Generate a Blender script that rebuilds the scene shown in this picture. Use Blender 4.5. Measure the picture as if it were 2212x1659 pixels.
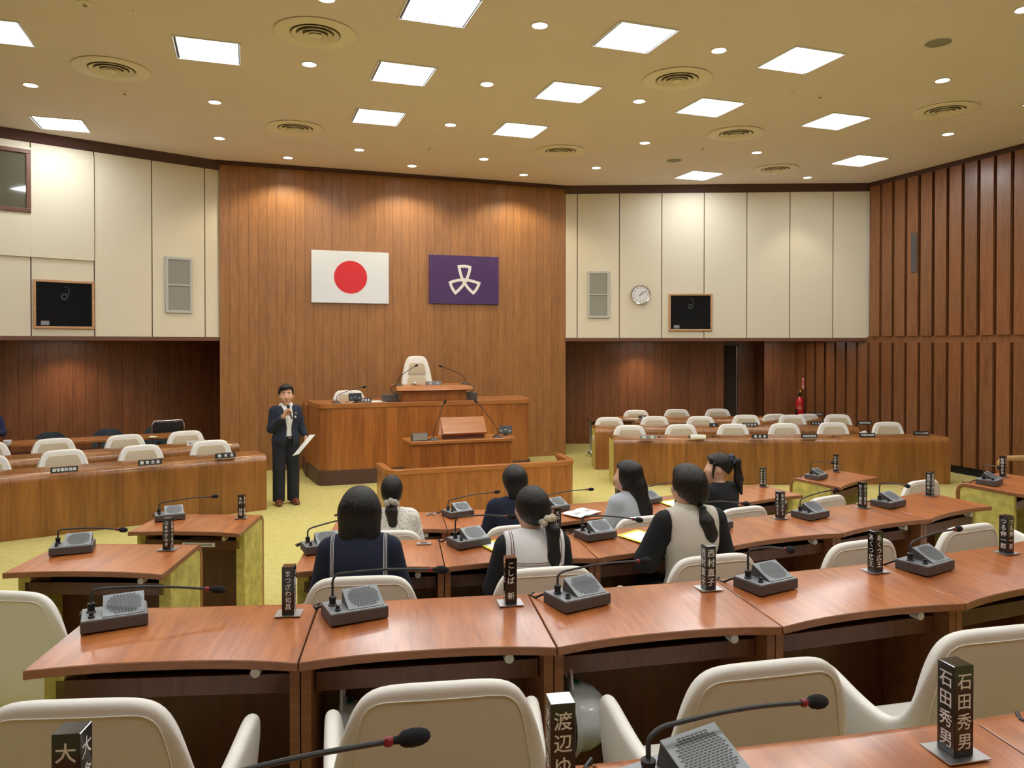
import bpy, bmesh, math, random
import numpy as np
from math import sin, cos, pi, radians as R
from mathutils import Vector, Matrix
random.seed(7)
for o in list(bpy.data.objects): bpy.data.objects.remove(o)
COL = bpy.context.scene.collection
SC = bpy.context.scene
# ---------------------------------------------------------------- camera, world, exposure
FPX = 1660.0; YAW = R(19.3); HC = 2.26; PT = R(0.6)
cam = bpy.data.cameras.new('camera'); cam.sensor_width = 36; cam.lens = FPX / 2212 * 36
cam.shift_y = -(829.5 - (742 + FPX * math.tan(PT))) / 2212
cam.clip_start = 0.05; cam.clip_end = 100
camo = bpy.data.objects.new('camera', cam); COL.objects.link(camo)
camo.location = (0, 0, HC); camo.rotation_euler = (pi / 2 - PT, 0, -YAW)
SC.camera = camo
w = bpy.data.worlds.new('world'); SC.world = w; w.use_nodes = True
w.node_tree.nodes['Background'].inputs[0].default_value = (1, .95, .85, 1)
w.node_tree.nodes['Background'].inputs[1].default_value = 0.03
SC.view_settings.view_transform = 'Standard'; SC.view_settings.look = 'None'
SC.view_settings.gamma = 1; SC.view_settings.use_curve_mapping = False
SC.view_settings.exposure = 0.0
PANEL_STRENGTH = 26.0     # square ceiling panels
SPOT_W = 40.0             # round downlights
RECESS_W = 60.0
try:
    SC.cycles.use_denoising = True; SC.cycles.denoiser = 'OPENIMAGEDENOISE'
    SC.cycles.max_bounces = 8; SC.cycles.diffuse_bounces = 5; SC.cycles.glossy_bounces = 3
    SC.cycles.transmission_bounces = 4; SC.cycles.sample_clamp_indirect = 6; SC.cycles.caustics_reflective = False
except Exception: pass

# measured picture points -> real places (used once, to survey the room)
_cx = 1106.0; _cy = 742 + FPX * math.tan(PT)
_F = Vector((sin(YAW) * cos(PT), cos(YAW) * cos(PT), -sin(PT))); _R = Vector((cos(YAW), -sin(YAW), 0)); _U = _R.cross(_F)
def ray(x, y): return _F + _R * ((x - _cx) / FPX) - _U * ((y - _cy) / FPX)
def onz(x, y, z):
    r = ray(x, y); t = (z - HC) / r.z
    return Vector((r.x * t, r.y * t, z))
def onpl(x, y, p, n):
    r = ray(x, y); c = Vector((0, 0, HC)); n = Vector(n)
    return c + r * ((Vector(p) - c).dot(n) / r.dot(n))
def atd(x, y, d):
    return Vector((0, 0, HC)) + ray(x, y) * d
def proj(p):
    v = Vector(p) - Vector((0, 0, HC)); d = v.dot(_F)
    return _cx + FPX * v.dot(_R) / d, _cy - FPX * v.dot(_U) / d

# ---------------------------------------------------------------- materials
def _mat(name):
    m = bpy.data.materials.new(name); m.use_nodes = True
    nt = m.node_tree; return m, nt, nt.nodes['Principled BSDF']
def plain(name, col, rough=.5, metal=0, spec=.5, bump=0, bscale=200, var=0, coat=0, alpha=None):
    m, nt, b = _mat(name)
    b.inputs['Base Color'].default_value = (*col, 1); b.inputs['Roughness'].default_value = rough
    b.inputs['Metallic'].default_value = metal; b.inputs['Specular IOR Level'].default_value = spec
    b.inputs['Coat Weight'].default_value = coat
    if bump or var:
        tc = nt.nodes.new('ShaderNodeTexCoord'); no = nt.nodes.new('ShaderNodeTexNoise')
        no.inputs['Scale'].default_value = bscale; no.inputs['Detail'].default_value = 3
        nt.links.new(tc.outputs['Object'], no.inputs['Vector'])
        if bump:
            bp = nt.nodes.new('ShaderNodeBump'); bp.inputs['Strength'].default_value = bump; bp.inputs['Distance'].default_value = .004
            nt.links.new(no.outputs['Fac'], bp.inputs['Height']); nt.links.new(bp.outputs['Normal'], b.inputs['Normal'])
        if var:
            n2 = nt.nodes.new('ShaderNodeTexNoise'); n2.inputs['Scale'].default_value = bscale * .12; n2.inputs['Detail'].default_value = 4
            nt.links.new(tc.outputs['Object'], n2.inputs['Vector'])
            rp = nt.nodes.new('ShaderNodeValToRGB'); rp.color_ramp.elements[0].position = .3; rp.color_ramp.elements[1].position = .7
            rp.color_ramp.elements[0].color = (*[c * (1 - var) for c in col], 1)
            rp.color_ramp.elements[1].color = (*[min(1, c * (1 + var)) for c in col], 1)
            nt.links.new(n2.outputs['Fac'], rp.inputs[0]); nt.links.new(rp.outputs[0], b.inputs['Base Color'])
    return m
def emit(name, col, s):
    m, nt, b = _mat(name)
    b.inputs['Base Color'].default_value = (.8, .8, .8, 1)
    b.inputs['Emission Color'].default_value = (*col, 1); b.inputs['Emission Strength'].default_value = s
    return m
def wood(name, dark, light, axis='z', rough=.32, coat=.25, tone=.12, fine=60, stretch=.035, patch=1.6, croug=.12, bump=.08):
    """wood grain running along one object axis; each piece gets its own offset and tone"""
    m, nt, b = _mat(name); N = nt.nodes.new; L = nt.links.new
    tc = N('ShaderNodeTexCoord'); oi = N('ShaderNodeObjectInfo')
    ad = N('ShaderNodeVectorMath'); ad.operation = 'ADD'
    ml = N('ShaderNodeMath'); ml.operation = 'MULTIPLY'; ml.inputs[1].default_value = 37.0
    L(oi.outputs['Random'], ml.inputs[0]); L(tc.outputs['Object'], ad.inputs[0]); L(ml.outputs[0], ad.inputs[1])
    mp = N('ShaderNodeMapping'); s = [1, 1, 1]; s['xyz'.index(axis)] = stretch; mp.inputs['Scale'].default_value = s
    L(ad.outputs[0], mp.inputs[0])
    n1 = N('ShaderNodeTexNoise'); n1.inputs['Scale'].default_value = fine; n1.inputs['Detail'].default_value = 6; n1.inputs['Roughness'].default_value = .65
    n1.inputs['Distortion'].default_value = .6; L(mp.outputs[0], n1.inputs['Vector'])
    mp2 = N('ShaderNodeMapping'); s2 = [1, 1, 1]; s2['xyz'.index(axis)] = .16; mp2.inputs['Scale'].default_value = s2; L(ad.outputs[0], mp2.inputs[0])
    n2 = N('ShaderNodeTexNoise'); n2.inputs['Scale'].default_value = fine * .12 * patch; n2.inputs['Detail'].default_value = 5; n2.inputs['Distortion'].default_value = 1.2
    L(mp2.outputs[0], n2.inputs['Vector'])
    mx = N('ShaderNodeMath'); mx.operation = 'ADD'
    a1 = N('ShaderNodeMath'); a1.operation = 'MULTIPLY'; a1.inputs[1].default_value = .55; L(n1.outputs['Fac'], a1.inputs[0])
    a2 = N('ShaderNodeMath'); a2.operation = 'MULTIPLY'; a2.inputs[1].default_value = .45; L(n2.outputs['Fac'], a2.inputs[0])
    L(a1.outputs[0], mx.inputs[0]); L(a2.outputs[0], mx.inputs[1])
    rp = N('ShaderNodeValToRGB'); e = rp.color_ramp.elements; e[0].position = .36; e[1].position = .62
    e[0].color = (*dark, 1); e[1].color = (*light, 1); L(mx.outputs[0], rp.inputs[0])
    hs = N('ShaderNodeHueSaturation'); mr = N('ShaderNodeMapRange'); mr.inputs['To Min'].default_value = 1 - tone; mr.inputs['To Max'].default_value = 1 + tone
    L(oi.outputs['Random'], mr.inputs['Value']); L(mr.outputs[0], hs.inputs['Value']); L(rp.outputs[0], hs.inputs['Color'])
    L(hs.outputs[0], b.inputs['Base Color'])
    b.inputs['Roughness'].default_value = rough; b.inputs['Coat Weight'].default_value = coat; b.inputs['Coat Roughness'].default_value = croug
    bp = N('ShaderNodeBump'); bp.inputs['Strength'].default_value = bump; bp.inputs['Distance'].default_value = .002
    L(n1.outputs['Fac'], bp.inputs['Height']); L(bp.outputs['Normal'], b.inputs['Normal'])
    return m
def hairmat(name, col):
    m, nt, b = _mat(name); N = nt.nodes.new; L = nt.links.new
    tc = N('ShaderNodeTexCoord'); mp = N('ShaderNodeMapping'); mp.inputs['Scale'].default_value = (1, 1, .05); L(tc.outputs['Object'], mp.inputs[0])
    n = N('ShaderNodeTexNoise'); n.inputs['Scale'].default_value = 130; n.inputs['Detail'].default_value = 4; L(mp.outputs[0], n.inputs['Vector'])
    rp = N('ShaderNodeValToRGB'); rp.color_ramp.elements[0].color = (*[c * .5 for c in col], 1); rp.color_ramp.elements[1].color = (*[c * 1.4 for c in col], 1)
    L(n.outputs['Fac'], rp.inputs[0]); L(rp.outputs[0], b.inputs['Base Color']); b.inputs['Roughness'].default_value = .38; b.inputs['Specular IOR Level'].default_value = .45
    bp = N('ShaderNodeBump'); bp.inputs['Strength'].default_value = .9; bp.inputs['Distance'].default_value = .010
    L(n.outputs['Fac'], bp.inputs['Height']); L(bp.outputs['Normal'], b.inputs['Normal']); return m
def carpet(name, col, scale=320, bump=.6, var=.12):
    return plain(name, col, rough=.95, spec=.1, bump=bump, bscale=scale, var=var)

M = {}
M['ceiling'] = plain('ceiling_paint', (.81, .735, .73), .85, var=.02, bscale=6)
M['white_panel'] = plain('cream_panel_cloth', (.74, .68, .54), .8, spec=.2, bump=.05, bscale=300, var=.03)
M['gap'] = plain('dark_gap', (.03, .015, .008), .8)
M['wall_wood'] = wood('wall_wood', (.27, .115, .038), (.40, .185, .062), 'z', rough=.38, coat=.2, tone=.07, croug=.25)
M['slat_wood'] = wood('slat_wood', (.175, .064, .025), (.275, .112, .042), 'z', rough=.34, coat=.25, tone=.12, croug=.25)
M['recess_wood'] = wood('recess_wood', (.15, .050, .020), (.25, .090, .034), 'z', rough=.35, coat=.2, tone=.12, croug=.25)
M['band'] = wood('band_wood', (.050, .017, .017), (.075, .026, .025), 'x', rough=.55, coat=.05, tone=0)
M['bench_wood'] = wood('bench_wood', (.18, .066, .015), (.32, .130, .030), 'z', rough=.33, coat=.35, tone=.18, fine=26, stretch=.05)
M['dais_wood'] = wood('dais_wood', (.24, .072, .017), (.42, .15, .036), 'z', rough=.3, coat=.35, tone=.10, fine=30, stretch=.05)
M['dais_trim'] = wood('dais_trim_wood', (.30, .10, .025), (.46, .18, .05), 'x', rough=.3, coat=.35, tone=.05)
M['desk_top'] = wood('desk_top_wood', (.30, .080, .022), (.53, .175, .048), 'y', rough=.32, coat=.6, tone=.08, fine=34, stretch=.12, patch=1.5, croug=.2, bump=.02)
M['desk_edge'] = wood('desk_edge_wood', (.20, .075, .03), (.30, .12, .05), 'x', rough=.45, coat=.1, tone=.05, fine=90)
M['desk_panel'] = wood('desk_panel_wood', (.075, .022, .011), (.13, .042, .018), 'z', rough=.45, coat=.15, tone=.1)  # wood darkened so its colour carries the darkness under the desks
M['black_in'] = plain('black_recess_paint', (.004, .004, .005), .7)  # black wall base, also the painted shade inside the shelf openings
M['carpet'] = carpet('yellow_green_carpet', (.52, .46, .17), scale=140, bump=.5, var=.10)
M['side_carpet'] = carpet('yellow_green_side_carpet', (.54, .475, .14), scale=110, bump=1.0, var=.25)
M['rubber'] = plain('brown_rubber_base', (.085, .042, .032), .5)
M['leather'] = plain('white_leather', (.84, .82, .77), .42, bump=.06, bscale=260)
M['piping'] = plain('leather_piping', (.80, .77, .70), .5)
M['tan'] = plain('tan_upholstery', (.55, .46, .32), .75, bump=.1, bscale=400)
M['chrome'] = plain('chrome', (.75, .75, .77), .18, metal=1)
M['steel'] = plain('brushed_steel', (.55, .56, .58), .35, metal=1)
M['grey_top'] = plain('grey_enamel', (.27, .285, .31), .38, metal=.3)
M['grey_side'] = plain('grey_brown_casing', (.085, .075, .075), .5)
M['silver_grille'] = plain('silver_grille', (.27, .295, .32), .42, metal=.2)
M['black'] = plain('black_plastic', (.008, .008, .01), .4)
M['foam'] = plain('black_foam', (.008, .008, .012), .95, bump=.6, bscale=500)
M['neck'] = plain('dark_grey_neck', (.035, .037, .042), .45, bump=.3, bscale=900)
M['redring'] = plain('dark_red_ring', (.22, .01, .02), .3)
M['plate_black'] = plain('black_lacquer', (.006, .006, .008), .16, coat=.5)
M['white_ink'] = plain('white_lettering', (.78, .80, .80), .5)
M['paper'] = plain('white_paper', (.82, .83, .82), .7)
M['yellow_paper'] = plain('yellow_paper', (.72, .66, .06), .6)
M['grey_print'] = plain('grey_print', (.35, .38, .42), .7)
M['flag_white'] = plain('flag_white', (.74, .80, .88), .7, bump=.03, bscale=10)
M['flag_red'] = plain('flag_red', (.66, .018, .03), .6)
M['flag_purple'] = plain('flag_purple', (.062, .025, .125), .65)
M['grey_speaker'] = plain('light_grey_frame', (.48, .49, .46), .5)
M['grey_cloth'] = plain('grey_grille_cloth', (.30, .29, .27), .9, bump=.4, bscale=900)
M['grey_cloth2'] = plain('olive_grey_grille', (.30, .30, .26), .9, bump=.4, bscale=900)
M['oak'] = wood('pale_frame_wood', (.42, .22, .10), (.58, .34, .17), 'x', rough=.45, coat=.1, tone=.05)
M['glass_dark'] = plain('dark_glass', (.004, .005, .009), .12, spec=.3)
M['brown_frame'] = plain('brown_window_frame', (.15, .06, .035), .45)
M['red'] = plain('extinguisher_red', (.55, .012, .02), .3, coat=.4)
M['skin'] = plain('skin', (.58, .33, .22), .55, spec=.35)
M['skin2'] = plain('skin_pale', (.66, .42, .31), .55, spec=.35)
M['hair'] = hairmat('black_hair', (.004, .004, .005))
M['hair2'] = hairmat('dark_brown_hair', (.008, .006, .005))
M['navy'] = plain('navy_suit_cloth', (.012, .017, .038), .85, bump=.1, bscale=400)
M['trouser'] = plain('dark_trouser_cloth', (.010, .012, .022), .85, bump=.1, bscale=400)
M['shirt'] = plain('white_shirt', (.78, .80, .82), .8)
M['brown_leather'] = plain('brown_shoe_leather', (.16, .05, .022), .35)
M['navy_cloth'] = plain('navy_school_cloth', (.008, .012, .035), .9)
M['black_cloth'] = plain('black_cloth', (.008, .009, .012), .9)
M['white_cloth'] = plain('white_cotton', (.76, .76, .78), .85, bump=.1, bscale=120)
M['lace'] = plain('cream_lace', (.76, .74, .69), .9, bump=1.0, bscale=70)
def lace():
    m, nt, b = _mat('eyelet_lace'); N = nt.nodes.new; L = nt.links.new
    tc = N('ShaderNodeTexCoord'); v = N('ShaderNodeTexVoronoi'); v.inputs['Scale'].default_value = 62; L(tc.outputs['Object'], v.inputs['Vector'])
    rp = N('ShaderNodeValToRGB'); rp.color_ramp.elements[0].position = .22; rp.color_ramp.elements[1].position = .34; rp.color_ramp.elements[0].color = (.34, .30, .27, 1); rp.color_ramp.elements[1].color = (.80, .78, .73, 1)
    L(v.outputs['Distance'], rp.inputs[0]); L(rp.outputs[0], b.inputs['Base Color']); b.inputs['Roughness'].default_value = .9
    bp = N('ShaderNodeBump'); bp.inputs['Strength'].default_value = .8; bp.inputs['Distance'].default_value = .004; L(v.outputs['Distance'], bp.inputs['Height']); L(bp.outputs['Normal'], b.inputs['Normal']); return m
M['lace'] = lace()
M['blue_grey_cloth'] = plain('pale_blue_grey_shirt', (.45, .50, .57), .85)
M['beige_cloth'] = plain('beige_vest_cloth', (.62, .57, .50), .85, bump=.1, bscale=300)
M['scrunchie_b'] = plain('beige_scrunchie', (.52, .46, .36), .8)
M['scrunchie_g'] = plain('grey_beige_scrunchie', (.42, .40, .36), .9)
M['scrunchie_n'] = plain('navy_scrunchie', (.02, .025, .06), .5)
M['maroon'] = plain('maroon_stripe', (.12, .02, .04), .8)
M['slate_chair'] = plain('slate_blue_fabric', (.045, .06, .075), .9)
M['vent'] = plain('vent_enamel', (.86, .80, .70), .5)
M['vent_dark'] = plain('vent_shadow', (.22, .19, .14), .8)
M['light_edge'] = plain('light_frame_enamel', (.75, .76, .78), .4)
M['panel_light'] = emit('lit_ceiling_panel', (.93, .975, 1.0), PANEL_STRENGTH)
M['down_light'] = emit('lit_downlight', (1.0, .95, .85), 16)
M['recess_light'] = emit('lit_recess_lamp', (1.0, .93, .82), 8)
M['handrail'] = wood('handrail_wood', (.42, .24, .10), (.55, .33, .15), 'x', rough=.45, coat=.1)
M['helmet'] = plain('white_helmet', (.50, .53, .55), .28, coat=.4)
M['strap'] = plain('pale_strap', (.55, .56, .56), .7)
M['green'] = plain('green_sticker', (.01, .16, .10), .5)
M['plug'] = plain('ivory_plastic', (.62, .60, .54), .4)

# ---------------------------------------------------------------- mesh builder
class MB:
    def __init__(s): s.v = []; s.f = []; s.m = []
    def add(s, vs, fs, mi=0):
        b = len(s.v); s.v += [tuple(v) for v in vs]; s.f += [tuple(b + i for i in f) for f in fs]; s.m += [mi] * len(fs)
    def box(s, x0, x1, y0, y1, z0, z1, mi=0, T=None):
        vs = [Vector((x, y, z)) for z in (z0, z1) for y in (y0, y1) for x in (x0, x1)]
        if T: vs = [T @ v for v in vs]
        s.add(vs, [(0, 2, 3, 1), (4, 5, 7, 6), (0, 1, 5, 4), (2, 6, 7, 3), (0, 4, 6, 2), (1, 3, 7, 5)], mi)
    def prism(s, poly, z0, z1, mi=0, T=None):
        n = len(poly); vs = [Vector((x, y, z0)) for x, y in poly] + [Vector((x, y, z1)) for x, y in poly]
        if T: vs = [T @ v for v in vs]
        s.add(vs, [tuple(range(n - 1, -1, -1)), tuple(range(n, 2 * n))] + [(i, (i + 1) % n, n + (i + 1) % n, n + i) for i in range(n)], mi)
    def loft(s, rings, close=True, caps=True, mi=0):
        n = len(rings[0]); vs = [p for r in rings for p in r]; fs = []
        for k in range(len(rings) - 1):
            for i in range(n if close else n - 1):
                j = (i + 1) % n; fs.append((k * n + i, k * n + j, (k + 1) * n + j, (k + 1) * n + i))
        if caps and close:
            fs.append(tuple(range(n - 1, -1, -1))); fs.append(tuple((len(rings) - 1) * n + i for i in range(n)))
        s.add(vs, fs, mi)
    def lathe(s, prof, n=24, T=None, mi=0, caps=True):
        rings = []
        for r, z in prof:
            ring = [Vector((r * cos(2 * pi * i / n), r * sin(2 * pi * i / n), z)) for i in range(n)]
            rings.append([T @ v for v in ring] if T else ring)
        s.loft(rings, True, caps, mi)
    def tube(s, pts, rad, n=10, mi=0, caps=True):
        pts = [Vector(p) for p in pts]; rs = rad if isinstance(rad, (list, tuple)) else [rad] * len(pts)
        rings = []; up = Vector((0, 0, 1)); prev = None
        for i, p in enumerate(pts):
            d = (pts[min(i + 1, len(pts) - 1)] - pts[max(i - 1, 0)]).normalized()
            a = prev if prev is not None else (up if abs(d.dot(up)) < .9 else Vector((1, 0, 0)))
            a = (a - d * a.dot(d)).normalized(); b = d.cross(a); prev = a
            rings.append([p + (a * cos(2 * pi * k / n) + b * sin(2 * pi * k / n)) * rs[i] for k in range(n)])
        s.loft(rings, True, caps, mi)
    def ellipsoid(s, c, r, n=16, m=10, T=None, mi=0):
        c = Vector(c); rings = []
        for k in range(m + 1):
            t = pi * k / m; t = min(max(t, .02), pi - .02)
            ring = [c + Vector((r[0] * sin(t) * cos(2 * pi * i / n), r[1] * sin(t) * sin(2 * pi * i / n), -r[2] * cos(t))) for i in range(n)]
            rings.append([T @ v for v in ring] if T else ring)
        s.loft(rings, True, True, mi)
    def mesh(s, name, mats, smooth=False):
        me = bpy.data.meshes.new(name); me.from_pydata([tuple(v) for v in s.v], [], s.f)
        for m in (mats if isinstance(mats, (list, tuple)) else [mats]): me.materials.append(m)
        if any(s.m): me.polygons.foreach_set('material_index', s.m)
        bm = bmesh.new(); bm.from_mesh(me); bmesh.ops.recalc_face_normals(bm, faces=bm.faces); bm.to_mesh(me); bm.free()
        if smooth:
            me.polygons.foreach_set('use_smooth', [True] * len(me.polygons))
            try: me.set_sharp_from_angle(angle=R(40))
            except Exception: pass
        me.update(); return me
def obj(name, mb, mats, parent=None, smooth=False, bevel=0, seg=2, loc=None, rot=None, stuff=False):
    me = mb.mesh(name, mats, smooth) if isinstance(mb, MB) else mb
    o = bpy.data.objects.new(name, me); COL.objects.link(o)
    if parent: o.parent = parent
    if loc is not None: o.location = loc
    if rot is not None: o.rotation_euler = rot
    if bevel:
        b = o.modifiers.new('bevel', 'BEVEL'); b.width = bevel; b.segments = seg; b.limit_method = 'ANGLE'; b.angle_limit = R(40)
    if stuff: o['kind'] = 'stuff'
    return o
def tag(o, label, cat, group=None):
    o['label'] = label; o['category'] = cat
    if group: o['group'] = group
    return o
def thing(name, label, cat, loc=(0, 0, 0), rz=0, group=None):
    o = bpy.data.objects.new(name, None); COL.objects.link(o); o.empty_display_size = .1
    o.location = loc; o.rotation_euler = (0, 0, rz); return tag(o, label, cat, group)
def struct(o): o['kind'] = 'structure'; return o
def empty_struct(name, loc=(0, 0, 0), rz=0):
    o = bpy.data.objects.new(name, None); COL.objects.link(o); o.location = loc; o.rotation_euler = (0, 0, rz); return struct(o)
CH = {}
def dup(root, loc, rz, label=None, group=None, cat=None):
    """a copy of a thing with copies of its parts and sub-parts (they share meshes)"""
    r = root.copy(); COL.objects.link(r); r.location = loc; r.rotation_euler = (0, 0, rz)
    if label: r['label'] = label
    if group: r['group'] = group
    for ch in kids(root):
        c = ch.copy(); COL.objects.link(c); c.parent = r
        for g in kids(ch):
            d = g.copy(); COL.objects.link(d); d.parent = c
    return r
def kids(o):
    return [c for c in CHILD_OF.get(o.name, [])]
CHILD_OF = {}
def freeze(root):
    """remember the children of a prototype by name"""
    for o in [root] + [c for c in COL.objects if c.parent == root]:
        CHILD_OF[o.name] = [c for c in COL.objects if c.parent == o]
class Protos:
    """builds a prototype once; the first place() moves it, later ones copy it"""
    def __init__(s, root): s.root = root; s.used = False; freeze(root)
    def place(s, loc, rz, label, group=None):
        if not s.used:
            s.used = True; s.root.location = loc; s.root.rotation_euler = (0, 0, rz); tag(s.root, label, s.root['category'], group); return s.root
        return dup(s.root, loc, rz, label, group)

# ---------------------------------------------------------------- lettering (flat print, glyph outlines)
ALLTEXT = 'さ隆三まつざわ和昌こしば新西村直子あくつ広王つる伸一郎石田秀男大倉渡辺ゆうえのた正松本ときひろせらく真央吉みこやすき山木健悟なぎ聡でて政のだ央右ちみ選管事務局長教育次長副区企画経営部地域振興みどり土総環境清掃文化観光産業福祉健康まちづ計消火器議0123456789'
GLY = {}
def load_glyphs():
    tmp = []
    for ch in sorted(set(ALLTEXT)):
        cu = bpy.data.curves.new('glyph', 'FONT'); cu.body = ch; cu.size = 1; cu.resolution_u = 2; cu.offset = .012
        ob = bpy.data.objects.new('glyph', cu); COL.objects.link(ob); tmp.append((ch, ob, cu))
    dg = bpy.context.evaluated_depsgraph_get(); dg.update()
    for ch, ob, cu in tmp:
        me = bpy.data.meshes.new_from_object(ob.evaluated_get(dg))
        vs = [Vector(v.co) for v in me.vertices]; fs = [tuple(p.vertices) for p in me.polygons]
        if vs:
            x0 = min(v.x for v in vs); x1 = max(v.x for v in vs); y0 = min(v.y for v in vs); y1 = max(v.y for v in vs)
            if ch.isdigit(): c = ((x0 + x1) / 2, (y0 + y1) / 2)
            else: c = ((x0 + x1) / 2 * .5 + .25 * 1.0 if False else (x0 + x1) / 2, (y0 + y1) / 2 * .6 + .4 * .37)
            GLY[ch] = ([(v.x - c[0], v.y - c[1]) for v in vs], fs)
        bpy.data.meshes.remove(me)
    for ch, ob, cu in tmp: bpy.data.objects.remove(ob); bpy.data.curves.remove(cu)
load_glyphs()
def letters(mb, text, org, ux, uy, size, step, vertical=True, sx=1.0, mi=0):
    """text starting at org; ux = reading right, uy = up (unit vectors)"""
    org = Vector(org); ux = Vector(ux); uy = Vector(uy)
    for i, ch in enumerate(text):
        if ch not in GLY: continue
        c = org - uy * (step * i) if vertical else org + ux * (step * i)
        vs, fs = GLY[ch]
        mb.add([c + ux * (x * size * sx) + uy * (y * size) for x, y in vs], fs, mi)

# ---------------------------------------------------------------- room constants
C = Vector((2.86, 14.4, 0)); ZC = 5.43
XR = 11.78; XL = -6.06; YB = -3.6
def polar(Rr, ang, z=0):
    a = R(ang); return Vector((C.x + Rr * sin(a), C.y - Rr * cos(a), z))
# ---- floor and raised tiers
mb = MB(); mb.prism([(XL - .4, YB - .3), (XR + .4, YB - .3), (XR + .4, 16.6), (XL - .4, 16.6)], -.12, 0); struct(obj('floor', mb, M['carpet']))
FLOORZ = {1: .60, 2: .39, 3: .22, 4: .02}
def tier(Rin, z0, z1, amax, n):
    mb = MB(); poly = [tuple(polar(Rin, -amax + 2 * amax * i / 40).xy) for i in range(41)]
    a = [polar(Rin, amax), polar(Rin, -amax)]
    yb = YB + .05
    poly += [(a[0].x + 1.6, yb), (a[1].x - 1.6, yb)]
    mb.prism(poly, z0, z1); o = struct(obj('floor', mb, M['carpet'])); return o
tier(9.84, 0, .22, 26, 3); tier(11.50, .22, .39, 24, 2); tier(13.14, .39, .60, 23, 1)
# ---- ceiling
mb = MB(); mb.prism([(XL - .4, YB - .3), (XR + .4, YB - .3), (XR + .4, 16.6), (XL - .4, 16.6)], ZC, ZC + .15)
ceiling = struct(obj('ceiling', mb, M['ceiling']))
# ---- plank wall helper
def planked(name, p0, p1, z0, z1, step, matp, gap=.004, depth=.02, piece='plank', back=.08, base=True, widths=None, gapmat=None, facing=1, baseh=.09):
    """wall from p0 to p1 (left to right as seen from the room); planks stand proud of a dark backing"""
    p0 = Vector((p0[0], p0[1], 0)); p1 = Vector((p1[0], p1[1], 0)); d = p1 - p0; L = d.length; rz = math.atan2(d.y, d.x)
    root = MB(); root.box(0, L, 0, back, z0, z1)
    ro = struct(obj(name, root, gapmat or M['gap'], loc=(p0.x, p0.y, 0), rot=(0, 0, rz)))
    n = max(1, round(L / step)); s = L / n; zb = z0 + (baseh if base else 0)
    pm = MB(); pm.box(gap / 2, s - gap / 2, -depth, .001, zb, z1); me = pm.mesh(piece, matp)
    for i in range(n):
        o = obj(piece, me, None, ro, loc=(i * s, 0, 0))
    if base:
        bm_ = MB(); bm_.box(0, L, -depth - .008, .001, z0, zb); obj('base_board', bm_, matp, ro)
    return ro
# front wood wall with its side returns
planked('wall_front', (-.38, 14.35), (6.17, 14.35), 0, ZC - .05, .16, M['wall_wood'], gap=.003, depth=.018, back=.1, gapmat=M['rubber'])
mb = MB(); mb.box(6.0, 6.17, 14.46, 16.4, 0, ZC); struct(obj('wall_return', mb, M['recess_wood']))
mb = MB(); mb.box(-.38, -.21, 14.46, 16.4, 0, ZC); struct(obj('wall_return', mb, M['recess_wood']))
mb = MB(); mb.box(-.44, 6.25, 14.22, 14.44, ZC - .05, ZC); struct(obj('trim_1', mb, M['band'], bevel=.006))
# cream upper walls
ZS = 2.33
def cream_wall(name, p0, p1, seams, flip=False):
    p0 = Vector((*p0, 0)); p1 = Vector((*p1, 0)); d = p1 - p0; L = d.length; rz = math.atan2(d.y, d.x)
    rt = MB(); rt.box(0, L, 0, .1, ZS - .02, ZC); ro = struct(obj(name, rt, M['brown_frame'], loc=p0, rot=(0, 0, rz)))
    xs = [0] + [s for s in seams if 0 < s < L] + [L]
    for a, b in zip(xs[:-1], xs[1:]):
        pm = MB(); pm.box(a + .008, b - .008, -.025, .001, ZS + .04, ZC - .1)
        o = obj('panel', pm, M['white_panel'], ro, bevel=.004)
    bd = MB(); bd.add([(0, -.03, ZC - .15), (0, -.10, ZC - .03), (0, -.12, ZC), (0, .0, ZC), (0, 0, ZC - .15), (L, -.03, ZC - .15), (L, -.10, ZC - .03), (L, -.12, ZC), (L, 0, ZC), (L, 0, ZC - .15)],
        [(0, 1, 6, 5), (1, 2, 7, 6), (2, 3, 8, 7), (4, 9, 8, 3), (0, 5, 9, 4), (0, 4, 3, 2, 1), (5, 6, 7, 8, 9)])
    obj('crown_band', bd, M['band'], ro)
    ls = MB(); ls.box(0, L, -.035, .1, ZS - .025, ZS + .035); obj('bottom_rail', ls, M['brown_frame'], ro, bevel=.004)
    return ro, p0, d.normalized(), rz
PR0, PR1 = (6.17, 14.35), (11.78, 12.1)
wr, _, dR, rzR = cream_wall('wall_upper_right', PR0, PR1, [.24 + .8465 * i for i in range(7)])
PL1, PL0 = (-.38, 14.4), (-6.06, 12.12)
LL = (Vector(PL1) - Vector(PL0)).length
wl, _, dL, rzL = cream_wall('wall_upper_left', PL0, PL1, sorted([LL - (.26 + .86 * i) for i in range(7)]))
nR = Vector((-dR.y, dR.x, 0)); nL = Vector((-dL.y, dL.x, 0))
def rpt(u, z, off=0): return Vector((*PR0, 0)) + dR * u - nR * off + Vector((0, 0, z))
def lpt(u, z, off=0): return Vector((*PL1, 0)) - dL * u - nL * off + Vector((0, 0, z))
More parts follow.
